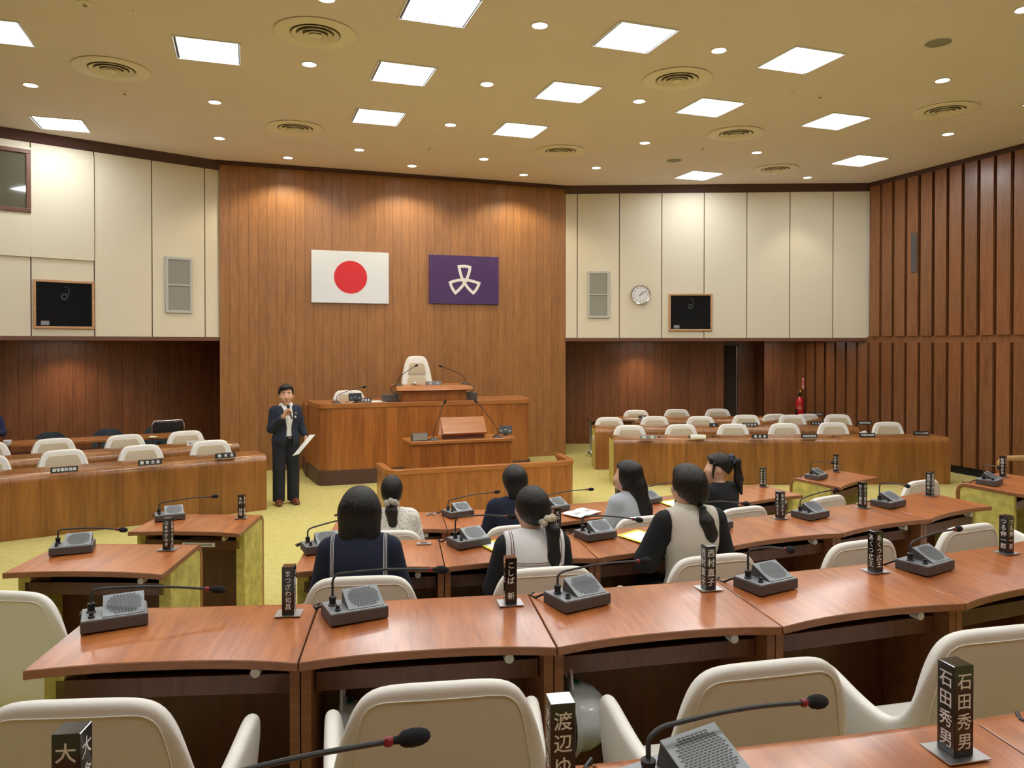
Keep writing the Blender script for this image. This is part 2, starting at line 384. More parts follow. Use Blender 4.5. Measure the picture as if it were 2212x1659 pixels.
# recess: soffit, back walls
RB0, RB1 = (6.17, 16.24), (11.78, 14.16)
LB0, LB1 = (-6.06, 14.16), (-.38, 16.24)
for nm, a, b, c_, d_ in (('ceiling', PR0, PR1, RB1, RB0), ('ceiling', PL0, PL1, LB1, LB0)):
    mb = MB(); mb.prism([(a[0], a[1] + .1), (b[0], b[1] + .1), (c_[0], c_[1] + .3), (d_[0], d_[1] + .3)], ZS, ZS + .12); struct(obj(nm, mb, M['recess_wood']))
db = Vector(RB1) - Vector(RB0); db.normalize(); nb = Vector((-db.y, db.x, 0))
def on_recess(px, z=1.0):
    p = onpl(px, 800, (*RB0, 0), (nb.x, nb.y, 0)); return (Vector((p.x, p.y)) - Vector(RB0)).dot(db)
uA = on_recess(1563); uB = on_recess(1650); uC = on_recess(1733)
q = lambda u, off=0: tuple((Vector(RB0) + db * u + Vector((nb.x, nb.y)) * off))
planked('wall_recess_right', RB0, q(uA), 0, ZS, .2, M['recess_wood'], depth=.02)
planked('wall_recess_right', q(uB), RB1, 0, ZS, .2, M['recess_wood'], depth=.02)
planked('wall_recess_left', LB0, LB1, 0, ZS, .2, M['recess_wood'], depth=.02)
# passage niche with its dark door
zn = ZS
mb = MB(); T = Matrix.Translation((*q(uA), 0)) @ Matrix.Rotation(math.atan2(db.y, db.x), 4, 'Z'); wn = uB - uA
mb.box(-.05, 0, .0, .7, 0, zn, T=T); mb.box(wn, wn + .05, 0, .7, 0, zn, T=T); mb.box(-.05, wn + .05, .7, .75, 0, zn, T=T)
struct(obj('wall_niche', mb, M['recess_wood']))
dn = thing('door_1', '', 'door', (*q(uA), 0), math.atan2(db.y, db.x)); del dn['label']; del dn['category']; struct(dn)
mb = MB(); mb.box(.02, .36, .30, .34, .02, zn - .12); obj('door_leaf', mb, M['gap'], dn, bevel=.004)
mb = MB(); mb.box(.0, .44, .28, .32, zn - .12, zn - .08); mb.box(.40, .43, .28, .33, 0, zn - .08); obj('door_frame', mb, M['brown_frame'], dn)
mb = MB(); mb.box(.365, .378, .27, .30, .0, zn - .14); obj('edge_strip', mb, M['steel'], dn)
# side walls with proud vertical slats
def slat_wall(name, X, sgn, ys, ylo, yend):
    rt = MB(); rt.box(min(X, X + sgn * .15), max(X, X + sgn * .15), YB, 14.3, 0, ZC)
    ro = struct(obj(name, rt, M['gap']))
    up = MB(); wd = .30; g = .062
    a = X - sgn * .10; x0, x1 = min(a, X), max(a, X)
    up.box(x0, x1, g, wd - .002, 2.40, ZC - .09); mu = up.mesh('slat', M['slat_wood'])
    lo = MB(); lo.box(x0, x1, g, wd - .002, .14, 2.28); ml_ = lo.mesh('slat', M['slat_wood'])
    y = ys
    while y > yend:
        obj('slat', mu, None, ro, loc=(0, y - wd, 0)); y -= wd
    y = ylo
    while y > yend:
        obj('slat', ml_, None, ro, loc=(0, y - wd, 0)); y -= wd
    bd = MB(); a2 = X - sgn * .055; bd.box(min(a2, X), max(a2, X), YB, 14.1, 2.28, 2.40); obj('middle_rail', bd, M['slat_wood'], ro)
    a3 = X - sgn * .10; bd = MB(); bd.box(min(a3, X), max(a3, X), YB, 12.15, ZC - .09, ZC); obj('crown_band', bd, M['band'], ro)
    a4 = X - sgn * .04; bd = MB(); bd.box(min(a4, X), max(a4, X), YB, 14.1, 0, .14); obj('base_board', bd, M['black_in'], ro)
    return ro
slat_wall('wall_right', XR, 1, 11.99, 13.79 + .3, 3.0)
slat_wall('wall_left', XL, -1, 11.99, 13.79 + .3, 6.0)
mb = MB(); mb.box(XL - .2, XR + .2, YB - .1, YB, 0, ZC); struct(obj('wall_back', mb, M['white_panel']))
# left: proud cream panel, operator's window
u = LL - 1.985
mb = MB()
x1 = LL - 2.84
mb.box(x1, u, -.055, -.02, 3.56, 5.16); mb.box(0.4, x1, -.055, -.02, 3.56, 4.22); mb.box(.4, u, -.055, -.02, 5.16, 5.20)
struct(obj('wall_panel', mb, M['white_panel'], loc=(PL0[0], PL0[1], 0), rot=(0, 0, rzL), bevel=.003))
wn_ = empty_struct('window_1', (PL0[0], PL0[1], 0), rzL)
mb = MB()
for (a, b, c_, d_) in ((.4, x1, 4.22, 4.28), (.4, x1, 5.10, 5.16), (x1 - .06, x1, 4.28, 5.10), (.4, .46, 4.28, 5.10)): mb.box(a, b, -.08, -.02, c_, d_)
obj('window_frame', mb, M['brown_frame'], wn_, bevel=.004)
mb = MB(); mb.box(.46, x1 - .06, -.05, -.045, 4.28, 5.10); obj('pane', mb, plain('window_glass', (.10, .095, .07), .06, coat=1), wn_)

# ---------------------------------------------------------------- ceiling lights
def square_light(x, y, label):
    t = thing('ceiling_light', label, 'ceiling light', (x, y, ZC), 0, 'square ceiling light panels'); h = .325
    f = MB()
    for a in ((-h - .02, h + .02, -h - .02, -h), (-h - .02, h + .02, h, h + .02), (-h - .02, -h, -h, h), (h, h + .02, -h, h)): f.box(*a, -.012, .004)
    obj('frame', f, M['light_edge'], t, bevel=.003)
    r = MB()
    r.box(-h, h, -h, h, -.003, .004); obj('recess', r, M['grey_side'], t)  # flush dark sheet imitating the shaded gap around a sunken diffuser
    d = MB(); d.box(-h + .028, h - .016, -h + .028, h - .016, -.0045, -.0032); obj('diffuser', d, M['panel_light'], t)
    return t
SQ = [(449, 109, 'square light panel at upper left between two large round vents'), (10, 65, 'square light panel cut off by the top left picture edge'),
      (132, 268, 'small square light panel in the far left corner above the window'), (947, 10, 'square light panel cut off by the top edge, upper middle'),
      (870, 159, 'square light panel in the middle of the column of three above the disc flag'), (816, 253, 'square light panel closest to the red disc flag'),
      (1371, 81, 'largest complete square light panel, left of the upper right pair'), (1226, 199, 'square light panel left of the round vent in the middle'),
      (1122, 281, 'square light panel above the purple flag'), (1729, 130, 'large square light panel at upper right beside the lone grey ceiling disc'),
      (1533, 232, 'square light panel just above the small round vent on the right half'), (1509, 379, 'tiny square light panel farthest away over the clock wall'),
      (1805, 262, 'square light panel between two round vents toward the right wall'), (1857, 347, 'square light panel next to the corner where the slatted wall begins')]
K = [(-2.44, 8.9), (-.35, 8.96), (-2.46, 12.65), (1.78, 7.14), (1.79, 8.97), (1.79, 10.81), (3.86, 7.12), (3.88, 8.95), (3.88, 10.77), (5.91, 7.09), (5.93, 8.9), (8.10, 12.55), (8.0, 8.87), (10.1, 10.62)]
for px, py, lb in SQ:
    p = onz(px, py, ZC)
    if px == 947: p = Vector((1.77, 7.13, ZC))
    if px == 10: p = Vector((-2.42, 9.0 - .0, ZC)); p = onz(-22, 65, ZC)
    square_light(p.x, p.y, lb)
for x, y in [(-.3, 5.3), (3.9, 5.3), (8.0, 5.25), (1.8, 3.5), (5.95, 3.5), (-.3, 1.6), (3.9, 1.6), (8.0, 1.6), (1.8, -.2), (5.9, -.2), (-2.4, 3.5), (-4.5, 7.1), (10.1, 3.5), (-4.5, 10.8), (-4.5, 1.6), (-2.4, 5.3), (10.1, 7.1)]:
    square_light(x, y, 'square ceiling light panel over the seats behind the camera')  # unseen panels extending the ceiling grid, added to light the room
def downlight(x, y, z, label, power=SPOT_W, mat='down_light', r=.075, spot=True, blend=.5, cone=82):
    t = thing('downlight', label, 'ceiling light', (x, y, z), 0, 'round recessed downlights')
    f = MB(); f.lathe([(r, -.001), (r + .018, -.001), (r + .02, -.006), (r + .002, -.010), (r, -.001)], 28, caps=False); obj('rim', f, M['light_edge'], t, smooth=True)
    d = MB(); d.lathe([(.002, -.004), (r, -.004), (r, -.002), (.002, -.002)], 28); obj('lens', d, M[mat], t)
    if spot:
        l = bpy.data.lights.get('spot%d' % power) or bpy.data.lights.new('spot%d' % power, 'SPOT')
        l.energy = power; l.spot_size = R(cone); l.spot_blend = blend; l.shadow_soft_size = .06; l.color = (1, .86, .62)
        lo = bpy.data.objects.new('lamp', l); COL.objects.link(lo); lo.parent = t; lo.location = (0, 0, -.03)
    return t
DL = [(1166, 54), (668, 138), (66, 183), (464, 220), (1052, 181), (474, 298), (973, 269), (776, 323), (622, 340), (890, 358), (1045, 343), (1131, 377), (1288, 362), (1393, 308), (1381, 218), (1553, 108), (1635, 329), (1744, 383), (2036, 173), (2048, 289), (705, -4)]
DLL = ['near the top between the two biggest light panels', 'left of the middle right below the large top vent', 'at far left beside the left vent', 'between the left vent and the middle light panels', 'right of the middle square panel column',
       'above the left end of the wood wall, lower of a pair', 'in the middle between two square panels', 'left of the middle over the disc flag', 'first of the row washing the wood wall, left end', 'second of the row washing the wood wall, middle',
       'just behind the row washing the wood wall', 'last of the row washing the wood wall, right end', 'over the left end of the clock wall', 'left of the small round vent on the right half', 'directly left of the big right vent',
       'at upper right between two big light panels', 'right of the small round vent on the right half', 'over the right end of the clock wall', 'at far right above the far right vent', 'at far right below the far right vent', 'cut off by the top picture edge above the large vent']
for (px, py), s in zip(DL, DLL):
    p = onz(px, py, ZC); wall = s.startswith(('first of the row', 'second of the row', 'last of the row'))
    downlight(p.x, p.y, ZC, 'round recessed downlight ' + s, int(SPOT_W * 2.8) if wall else SPOT_W, cone=136 if wall else 82, blend=.45 if wall else .5)
for x, y in [(2.8, 5.3), (-1.4, 7.1), (7.0, 5.3), (2.8, 1.6), (-1.4, 3.5), (7, 1.6)]: downlight(x, y, ZC, 'round recessed downlight above the seats behind the camera')  # extra downlights past the measured ones, added for illumination
# recess lamps
for k, (px, side) in enumerate(((1375, 'R'), (1655, 'R'))):
    u = on_recess(px); p = Vector((*q(u, -.42), ZS)) if False else Vector((*RB0, 0)).xy
    pp = Vector(RB0) + db * u - Vector((nb.x, nb.y)) * .5
    downlight(pp.x, pp.y, ZS, ['round lamp in the low soffit beneath the clock wall, lighting the wood', 'round lamp in the low soffit near the dark doorway'][k], int(RECESS_W if k == 0 else 14), 'recess_light', r=.09, cone=120, blend=.9)
dlb = (Vector(LB1) - Vector(LB0)).normalized(); nlb = Vector((-dlb.y, dlb.x))
p = onpl(145, 800, (*LB0, 0), (nlb.x, nlb.y, 0)); pp = Vector((p.x, p.y)) - nlb * .5
downlight(pp.x, pp.y, ZS, 'round lamp in the low soffit under the left dark glass box', int(RECESS_W), 'recess_light', r=.09, cone=120, blend=.9)
def soffit_panel(x, y, rz, label):
    t = thing('soffit_light', label, 'ceiling light', (x, y, ZS), rz, 'flat lamps in the low soffits')
    f = MB(); f.box(-.52, .52, -.17, .17, -.012, .002); obj('frame', f, M['light_edge'], t, bevel=.003)
    d = MB(); d.box(-.50, .50, -.15, .15, -.016, -.0125); obj('diffuser', d, M['recess_light'], t)
for px, s_ in ((1385, 'under the dark glass box right of the clock'), (1662, 'near the dark doorway on the right')):
    pp = Vector(RB0) + db * on_recess(px) - Vector((nb.x, nb.y)) * 1.05; soffit_panel(pp.x, pp.y, math.atan2(db.y, db.x), 'flat oblong lamp in the low soffit ' + s_)
for px, s_ in ((145, 'under the left dark glass box'),):
    p = onpl(px, 800, (*LB0, 0), (nlb.x, nlb.y, 0)); pp = Vector((p.x, p.y)) - nlb * 1.05; soffit_panel(pp.x, pp.y, math.atan2(dlb.y, dlb.x), 'flat oblong lamp in the low soffit ' + s_)
# round air vents
def make_vent():
    t = thing('air_vent', '', 'vent')
    f = MB(); f.lathe([(.25, -.002), (.40, -.002), (.41, -.012), (.395, -.022), (.26, -.014), (.25, -.002)], 40, caps=False); obj('flange', f, M['vent'], t, smooth=True)
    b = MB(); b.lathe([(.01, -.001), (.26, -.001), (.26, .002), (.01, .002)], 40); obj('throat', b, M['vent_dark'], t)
    for r1, z in ((.225, -.02), (.165, -.028), (.105, -.034)):
        c = MB(); c.lathe([(r1 - .035, -.004), (r1, z), (r1 + .012, z), (r1 + .004, z - .004), (r1 - .03, -.008)], 40, caps=False); c.lathe([(r1 - .037, -.003), (r1 + .0, z + .001), (r1 - .006, z + .004)], 40, caps=False); obj('cone_ring', c, M['vent'], t, smooth=True)
    c = MB(); c.lathe([(.002, -.045), (.05, -.042), (.062, -.034), (.06, -.03), (.002, -.03)], 30); obj('hub', c, M['vent'], t, smooth=True)
    return Protos(t)
vp = make_vent()
for (px, py), s in zip([(681, 71), (241, 148), (638, 276), (1211, 326), (1463, 170), (1590, 288), (1675, 365), (2042, 238)],
    ['largest, top middle of the ceiling', 'at upper left between the two left square panels', 'above the red disc flag', 'above the gap between the flags and the clock', 'right of centre below the biggest light panels', 'on the right half between light panels, medium sized', 'smallest, over the right end of the cream wall', 'at far right near the slatted wall']):
    p = onz(px, py, ZC); vp.place(p, 0, 'round ceiling air vent with rings, ' + s, 'round ceiling air vents')
# small ceiling fittings
for (px, py), r, s in (((2027, 91), .13, 'flat grey round ceiling speaker at far upper right'), ((1456, 346), .13, 'flat grey round ceiling speaker over the clock wall')):
    p = onz(px, py, ZC); t = thing('ceiling_speaker', s, 'speaker', p)
    a = MB(); a.lathe([(.002, -.008), (r - .01, -.008), (r, -.003), (r, .002), (.002, .002)], 32); obj('grille', a, M['grey_cloth2'], t, smooth=True)
    a = MB(); a.lathe([(r - .002, -.001), (r + .012, -.001), (r + .01, -.008), (r - .002, -.008)], 32, caps=False); obj('rim', a, M['vent'], t)
for (px, py), s in (((184, 6), 'near the top edge at left'), ((270, 199), 'below the left vent'), ((927, 319), 'over the middle of the wood wall'), ((1518, 318), 'near the small right vent'), ((1771, 206), 'below the largest right square panel'), ((287, 21), 'tiny one by the top left corner'), ((1711, 200), 'tiny one left of another at right')):
    p = onz(px, py, ZC); t = thing('smoke_detector', 'small ceiling sensor ' + s, 'sensor', p); k = .4 if 'tiny' in s else 1
    a = MB(); a.lathe([(.002, -.03 * k), (.025 * k, -.03 * k), (.03 * k, -.012 * k), (.06 * k, -.008 * k), (.062 * k, .002), (.002, .002)], 20); obj('body', a, M['vent'], t, smooth=True)
    a = MB(); a.lathe([(.012 * k, -.034 * k), (.02 * k, -.034 * k), (.02 * k, -.030 * k), (.012 * k, -.030 * k)], 12); obj('sensor_tip', a, M['vent_dark'], t)

# ---------------------------------------------------------------- flags, clock, speakers, glass boxes
t = thing('flag_board', 'white flag board with large red disc on the wood wall', 'flag', (1.87, 14.32, 3.475))
mb = MB(); mb.box(-.70, .70, -.03, 0, -.475, .475); obj('board', mb, M['flag_white'], t, bevel=.004)
mb = MB(); mb.lathe([(.002, 0), (.30, 0), (.30, .0015), (.002, .0015)], 64, T=Matrix.Translation((0, -.0305, 0)) @ Matrix.Rotation(pi / 2, 4, 'X')); obj('red_disc', mb, M['flag_red'], t)
mb = MB(); [mb.box(x - .006, x + .006, -.012, 0, .475, .49) for x in (-.58, .58)]; obj('hook', mb, M['black'], t)
t = thing('flag_board', 'purple flag board with white three-looped emblem on the wood wall', 'flag', (4.035, 14.32, 3.485))
mb = MB(); mb.box(-.695, .695, -.03, 0, -.465, .465); obj('board', mb, M['flag_purple'], t, bevel=.004)
mb = MB(); sc = .316 / 190
base = [(1694, 462), (1682, 432), (1668, 385), (1658, 345), (1655, 326), (1690, 321), (1722, 319), (1755, 322), (1788, 330), (1782, 370), (1770, 415), (1752, 460), (1733, 503)]
for k in range(3):
    a = k * 2 * pi / 3; P = []
    for x, y in base:
        X, Y = (x - 1722) * sc, -(y - 490) * sc; P.append(Vector((X * cos(a) - Y * sin(a), X * sin(a) + Y * cos(a))))
    hw = 16.5 * sc; Lf = []; Rt = []
    for i, p in enumerate(P):
        d0 = (P[i] - P[i - 1]).normalized() if i else (P[1] - P[0]).normalized(); d1 = (P[i + 1] - P[i]).normalized() if i < len(P) - 1 else d0
        nn = (Vector((-d0.y, d0.x)) + Vector((-d1.y, d1.x))).normalized(); m_ = hw / max(.5, nn.dot(Vector((-d0.y, d0.x)))); Lf.append(p + nn * m_); Rt.append(p - nn * m_)
    n = len(P); y0 = -.0310 - k * .0004
    mb.add([(p.x, y0, p.y - .02) for p in Lf] + [(p.x, y0, p.y - .02) for p in Rt], [(i, i + 1, n + i + 1, n + i) for i in range(n - 1)])
obj('emblem', mb, M['white_ink'], t)
mb = MB(); [mb.box(x - .006, x + .006, -.012, 0, .465, .482) for x in (-.58, .58)]; obj('hook', mb, M['steel'], t)
# clock
p = rpt(1.508, 3.24, .03); t = thing('wall_clock', 'round white wall clock with chrome rim on the cream wall', 'clock', p, rzR)
Tx = Matrix.Rotation(pi / 2, 4, 'X')
mb = MB(); mb.lathe([(.002, 0), (.18, 0), (.18, .03), (.002, .03)], 48, T=Tx); obj('face', mb, M['white_cloth'], t)
mb = MB(); mb.lathe([(.175, 0), (.195, 0), (.198, .03), (.188, .045), (.175, .035), (.175, 0)], 48, T=Tx, caps=False); obj('rim', mb, M['chrome'], t, smooth=True)
mb = MB()
for h in range(1, 13):
    a = h * pi / 6; s_ = str(h); w_ = .022
    for i, ch in enumerate(s_): letters(mb, ch, (sin(a) * .140 + (i - (len(s_) - 1) / 2) * w_, -.0312, cos(a) * .140), (1, 0, 0), (0, 0, 1), .042, 0)
obj('numerals', mb, M['grey_side'], t)
for nm, ang, ln, wd in (('hour_hand', 34, .085, .009), ('minute_hand', 57, .135, .006)):
    mb = MB(); T = Matrix.Rotation(R(ang), 4, 'Y'); mb.box(-wd / 2, wd / 2, -.037, -.034, -.03, ln, T=T); obj(nm, mb, M['black'], t)
# grey wall speakers
def wall_speaker(p, rz, w_, h_, label, m2):
    t = thing('wall_speaker', label, 'speaker', p, rz)
    f = MB(); b = .045
    f.box(-w_ / 2, w_ / 2, -.03, 0, -h_ / 2, -h_ / 2 + b); f.box(-w_ / 2, w_ / 2, -.03, 0, h_ / 2 - b, h_ / 2); f.box(-w_ / 2, -w_ / 2 + b, -.03, 0, -h_ / 2 + b, h_ / 2 - b); f.box(w_ / 2 - b, w_ / 2, -.03, 0, -h_ / 2 + b, h_ / 2 - b); f.box(-w_ / 2 + b, w_ / 2 - b, -.03, 0, -.012, .012)
    obj('frame', f, M['grey_speaker'], t, bevel=.003)
    for s in (-1, 1):
        g = MB(); z0, z1 = (.012, h_ / 2 - b) if s > 0 else (-h_ / 2 + b, -.012); g.box(-w_ / 2 + b, w_ / 2 - b, -.02, 0, z0, z1); obj('grille', g, m2, t)
wall_speaker(rpt(.667, 3.245, .028), rzR, .44, .94, 'pale grey two-part speaker panel on the cream wall left of the clock', M['grey_cloth2'])
wall_speaker(lpt(.70, 3.245, .028), rzL, .44, .94, 'pale grey two-part speaker panel on the left cream wall', M['grey_cloth'])
def glass_box(p, rz, w_, h_, label):
    t = thing('camera_box', label, 'camera box', p, rz); b = .035; f = MB()
    f.box(-w_ / 2, w_ / 2, -.035, 0, -h_ / 2, -h_ / 2 + b); f.box(-w_ / 2, w_ / 2, -.035, 0, h_ / 2 - b, h_ / 2); f.box(-w_ / 2, -w_ / 2 + b, -.035, 0, -h_ / 2 + b, h_ / 2 - b); f.box(w_ / 2 - b, w_ / 2, -.035, 0, -h_ / 2 + b, h_ / 2 - b)
    obj('frame', f, M['oak'], t, bevel=.003)
    g = MB(); g.box(-w_ / 2 + b, w_ / 2 - b, -.012, 0, -h_ / 2 + b, h_ / 2 - b); obj('dark_pane', g, M['glass_dark'], t)
    c = MB(); c.lathe([(.028, -.013), (.05, -.013), (.05, -.016), (.028, -.016)], 24, T=Tx @ Matrix.Scale(-1, 4, (0, 0, 1)) if False else Matrix.Translation((0, .0, .12)) @ Matrix.Rotation(-pi / 2, 4, 'X'), caps=False)
    c.tube([(.05, -.014, .15), (.065, -.014, .2), (.05, -.014, .26), (.0, -.014, .28)], .008, 6); obj('dome_camera', c, M['neck'], t, smooth=True)
    l = MB(); l.box(-w_ / 2 + .10, -w_ / 2 + .21, -.016, -.012, -h_ / 2 + .05, -h_ / 2 + .115); obj('name_tag', l, M['grey_top'], t)
glass_box(rpt(2.505, 2.885, .028), rzR, .86, .745, 'dark glass box in pale wood frame right of the clock')
glass_box(lpt(2.403, 2.86, .028), rzL, .83, .74, 'dark glass box in pale wood frame on the left cream wall')
# small grey speaker slot on the slatted wall
p = Vector((XR - .092, 10.93, 3.93)); t = thing('wall_speaker', 'narrow dark grey speaker set in an upper slat of the right wall', 'speaker', p)
mb = MB(); mb.box(-.02, .004, -.06, .06, -.36, .36); obj('grille', mb, M['grey_side'], t, bevel=.004)
mb = MB(); mb.box(-.012, .004, -.07, .07, -.37, .37); obj('frame', mb, M['brown_frame'], t, bevel=.003)

# ---------------------------------------------------------------- desks of the members (curved rows)
RN = {1: 13.70, 2: 12.0, 3: 10.36, 4: 8.65}; ZT = {1: 1.38, 2: 1.17, 3: 1.00, 4: .80}
RISE = .03; DEP = .50
def ztop(row, Rr): return ZT[row] + RISE * min(1, max(0, (RN[row] - Rr) / DEP))
def desk_unit(row, a0, a1, lend, rend, label, seat=True, hatch=False, outlet=True):
    ph = (a0 + a1) / 2; da = R(a1 - a0) / 2; rn = RN[row]; hn = rn * sin(da); y_ = rn * cos(da)
    fz = FLOORZ[row] - (0.02 if row == 4 else 0)
    base = polar(y_, ph, fz); t = thing('desk_section', label, 'desk', base, R(ph), 'curved member desks')
    z = ZT[row] - fz; g = .0025; TH = .032; RO = .075
    def hw(y): return (y_ - y) * math.tan(da) - g
    # waterfall top
    prof = [(0, 0), (.25, RISE * .5), (DEP, RISE)] + [(DEP + RO * sin(R(a)), RISE - RO + RO * cos(R(a))) for a in (18, 36, 54, 72, 90)]
    N = 12; up = []; vs = []; fs = []
    for k, (py, pz) in enumerate(prof):
        for i in range(N + 1):
            u = -1 + 2 * i / N; sag = .048 * (1 - abs(u) ** 2.4) * max(0, 1 - py / .25); y = py + sag
            vs.append((hw(py) * u, y, z + pz))
    m = len(prof)
    for k, (py, pz) in enumerate(prof):
        for i in range(N + 1):
            u = -1 + 2 * i / N; sag = .048 * (1 - abs(u) ** 2.4) * max(0, 1 - py / .25)
            if k >= 3: a = R((18, 36, 54, 72, 90)[k - 3]); yy = DEP + (RO - TH) * sin(a); zz = RISE - RO + (RO - TH) * cos(a)
            else: yy = py + sag; zz = pz - TH
            vs.append((hw(py) * u, yy, z + zz))
    W = N + 1; o2 = m * W; mi = []
    def F(f, k): fs.append(f); mi.append(k)
    for k in range(m - 1):
        for i in range(N):
            F((k * W + i, k * W + i + 1, (k + 1) * W + i + 1, (k + 1) * W + i), 0); F((o2 + k * W + i, o2 + (k + 1) * W + i, o2 + (k + 1) * W + i + 1, o2 + k * W + i + 1), 1)
        F((k * W, (k + 1) * W, o2 + (k + 1) * W, o2 + k * W), 1); F((k * W + N, o2 + k * W + N, o2 + (k + 1) * W + N, (k + 1) * W + N), 1)
    for i in range(N):
        F((i, o2 + i, o2 + i + 1, i + 1), 1); b = (m - 1) * W; F((b + i, b + i + 1, o2 + b + i + 1, o2 + b + i), 1)
    mb = MB(); mb.v = vs; mb.f = fs; mb.m = mi
    obj('desktop', mb, [M['desk_top'], M['desk_edge']], t, smooth=True, bevel=.003, seg=1)
    yb = DEP + RO
    mb = MB(); T = None; h1 = hw(yb); mb.add([(-h1, yb - TH, 0), (h1, yb - TH, 0), (h1, yb, 0), (-h1, yb, 0), (-h1, yb - TH, z + RISE - RO), (h1, yb - TH, z + RISE - RO), (h1, yb, z + RISE - RO), (-h1, yb, z + RISE - RO)],
        [(0, 3, 2, 1), (4, 5, 6, 7), (0, 1, 5, 4), (2, 3, 7, 6), (1, 2, 6, 5), (3, 0, 4, 7)]); obj('front_panel', mb, M['bench_wood'], t)
    # inside modesty board, shelf tray
    mb = MB(); y1 = .40; mb.box(-hw(y1) + .03, hw(y1) - .03, y1, y1 + .015, .0, z - .10); obj('modesty_board', mb, M['desk_panel'], t)
    mb = MB(); y1 = .14; mb.box(-hw(y1) + .04, hw(y1) - .04, y1, .40, z - .155, z - .14); obj('shelf', mb, M['desk_panel'], t)
    mb = MB(); mb.box(-hw(.12) + .04, hw(.12) - .04, .12, .14, z - .155, z - .085); obj('shelf_lip', mb, M['desk_panel'], t, bevel=.002)
    mb = MB(); mb.box(-hw(.3) + .03, hw(.3) - .03, .30, .31, z - .14, z - .035); obj('cable_duct', mb, M['black_in'], t)  # black sheet standing in for the shade of the shelf opening
    for sd in (-1, 1):
        end = lend if sd < 0 else rend
        if not end:
            mb = MB(); w0 = hw(.05); w1 = hw(.5); th = .034
            mb.add([(sd * w0, .05, 0), (sd * (w0 - th), .05, 0), (sd * (w1 - th), .52, 0), (sd * w1, .52, 0), (sd * w0, .05, z - TH), (sd * (w0 - th), .05, z - TH), (sd * (w1 - th), .52, z - TH + .02), (sd * w1, .52, z - TH + .02)],
                [(0, 1, 2, 3), (4, 7, 6, 5), (0, 4, 5, 1), (1, 5, 6, 2), (2, 6, 7, 3), (3, 7, 4, 0)]); obj('leg', mb, M['desk_edge'], t)
        else:
            pr = [(.12, 0), (.12, z - TH + .007), (DEP, z + RISE - TH)] + [(DEP + (RO - TH) * sin(R(a)), z + RISE - RO + (RO - TH) * cos(R(a))) for a in (30, 60, 90)] + [(yb - TH, 0)]
            n = len(pr); vs = []
            for off in (.004, .07):
                vs += [(sd * (hw(y) - off), y, zz) for y, zz in pr]
            mb = MB(); mb.add(vs, [tuple(range(n)), tuple(range(2 * n - 1, n - 1, -1))] + [(i, (i + 1) % n, n + (i + 1) % n, n + i) for i in range(n)]); obj('end_panel', mb, M['side_carpet'], t)
    if outlet:
        mb = MB(); mb.lathe([(.002, 0), (.017, 0), (.018, .004), (.018, .05), (.002, .05)], 16, T=Matrix.Translation((hn * .64, .075, z - .062)) @ Matrix.Rotation(-pi / 2, 4, 'X')); mb.box(hn * .64 - .008, hn * .64 + .008, .09, .13, z - .05, z - .03)
        obj('outlet_plug', mb, M['plug'], t, smooth=True)
    if hatch:
        mb = MB(); mb.box(hn - .16, hn - .07, DEP - .10, DEP - .04, z + RISE - .003, z + RISE + .001); mb.box(hn - .135, hn - .095, DEP - .085, DEP - .055, z + RISE, z + RISE + .002, 1); obj('cable_hatch', mb, [M['steel'], M['black']], t)
    return t
ordn = ['first', 'second', 'third', 'fourth', 'fifth', 'sixth', 'seventh', 'eighth']
a = [-17.3 + 3.84 * i for i in range(7)]; a = [-17.35, -13.44, -9.58, -5.70, -1.86, 2.0, 5.86]
for i in range(6): desk_unit(1, a[i], a[i + 1], i == 0, False, 'curved desk section in the nearest row, %s from its left end' % ordn[i])
a = [-17.25 + 4.312 * i for i in range(9)]
for i in range(8): desk_unit(2, a[i], a[i + 1], i == 0, i == 7, 'curved desk section in the second row from the camera, %s from the left' % ordn[i])
a = [-14.6, -9.95, -4.97, 0, 4.97, 9.95, 14.6]
for i in range(6): desk_unit(3, a[i], a[i + 1], i == 0, i == 5, 'curved desk section in the third row from the camera, %s from the left' % ordn[i], hatch=(i == 0))
a = [-14.95 + 5.98 * i for i in range(6)]
for i in range(5): desk_unit(4, a[i], a[i + 1], i == 0, i == 4, 'curved desk section in the farthest curved row, %s from the left' % ordn[i], hatch=(i == 0))
desk_unit(3, -23.4, -18.45, True, True, 'short single desk with yellow carpeted end beside the left aisle, nearer one')
desk_unit(4, -25.4, -19.5, True, True, 'short single desk with yellow carpeted end beside the left aisle, farther one')
desk_unit(4, 19.3, 25.2, True, True, 'short single desk right of the aisle in front of the long right bench')
desk_unit(3, 18.5, 23.6, True, True, 'short single desk cut by the right picture edge, green carpeted side facing us')

fp = polar(RN[4] - .18, -22.0, ZT[4] - .138); t = thing('document_box', 'flat white box lying on the shelf under the farther short left desk', 'box', fp, R(-22))
mb = MB(); mb.box(-.13, .13, -.06, .14, 0, .035); obj('box', mb, M['paper'], t, bevel=.003); mb = MB(); mb.box(-.11, .11, -.0605, -.06, .008, .026); obj('edge_label', mb, M['grey_print'], t)

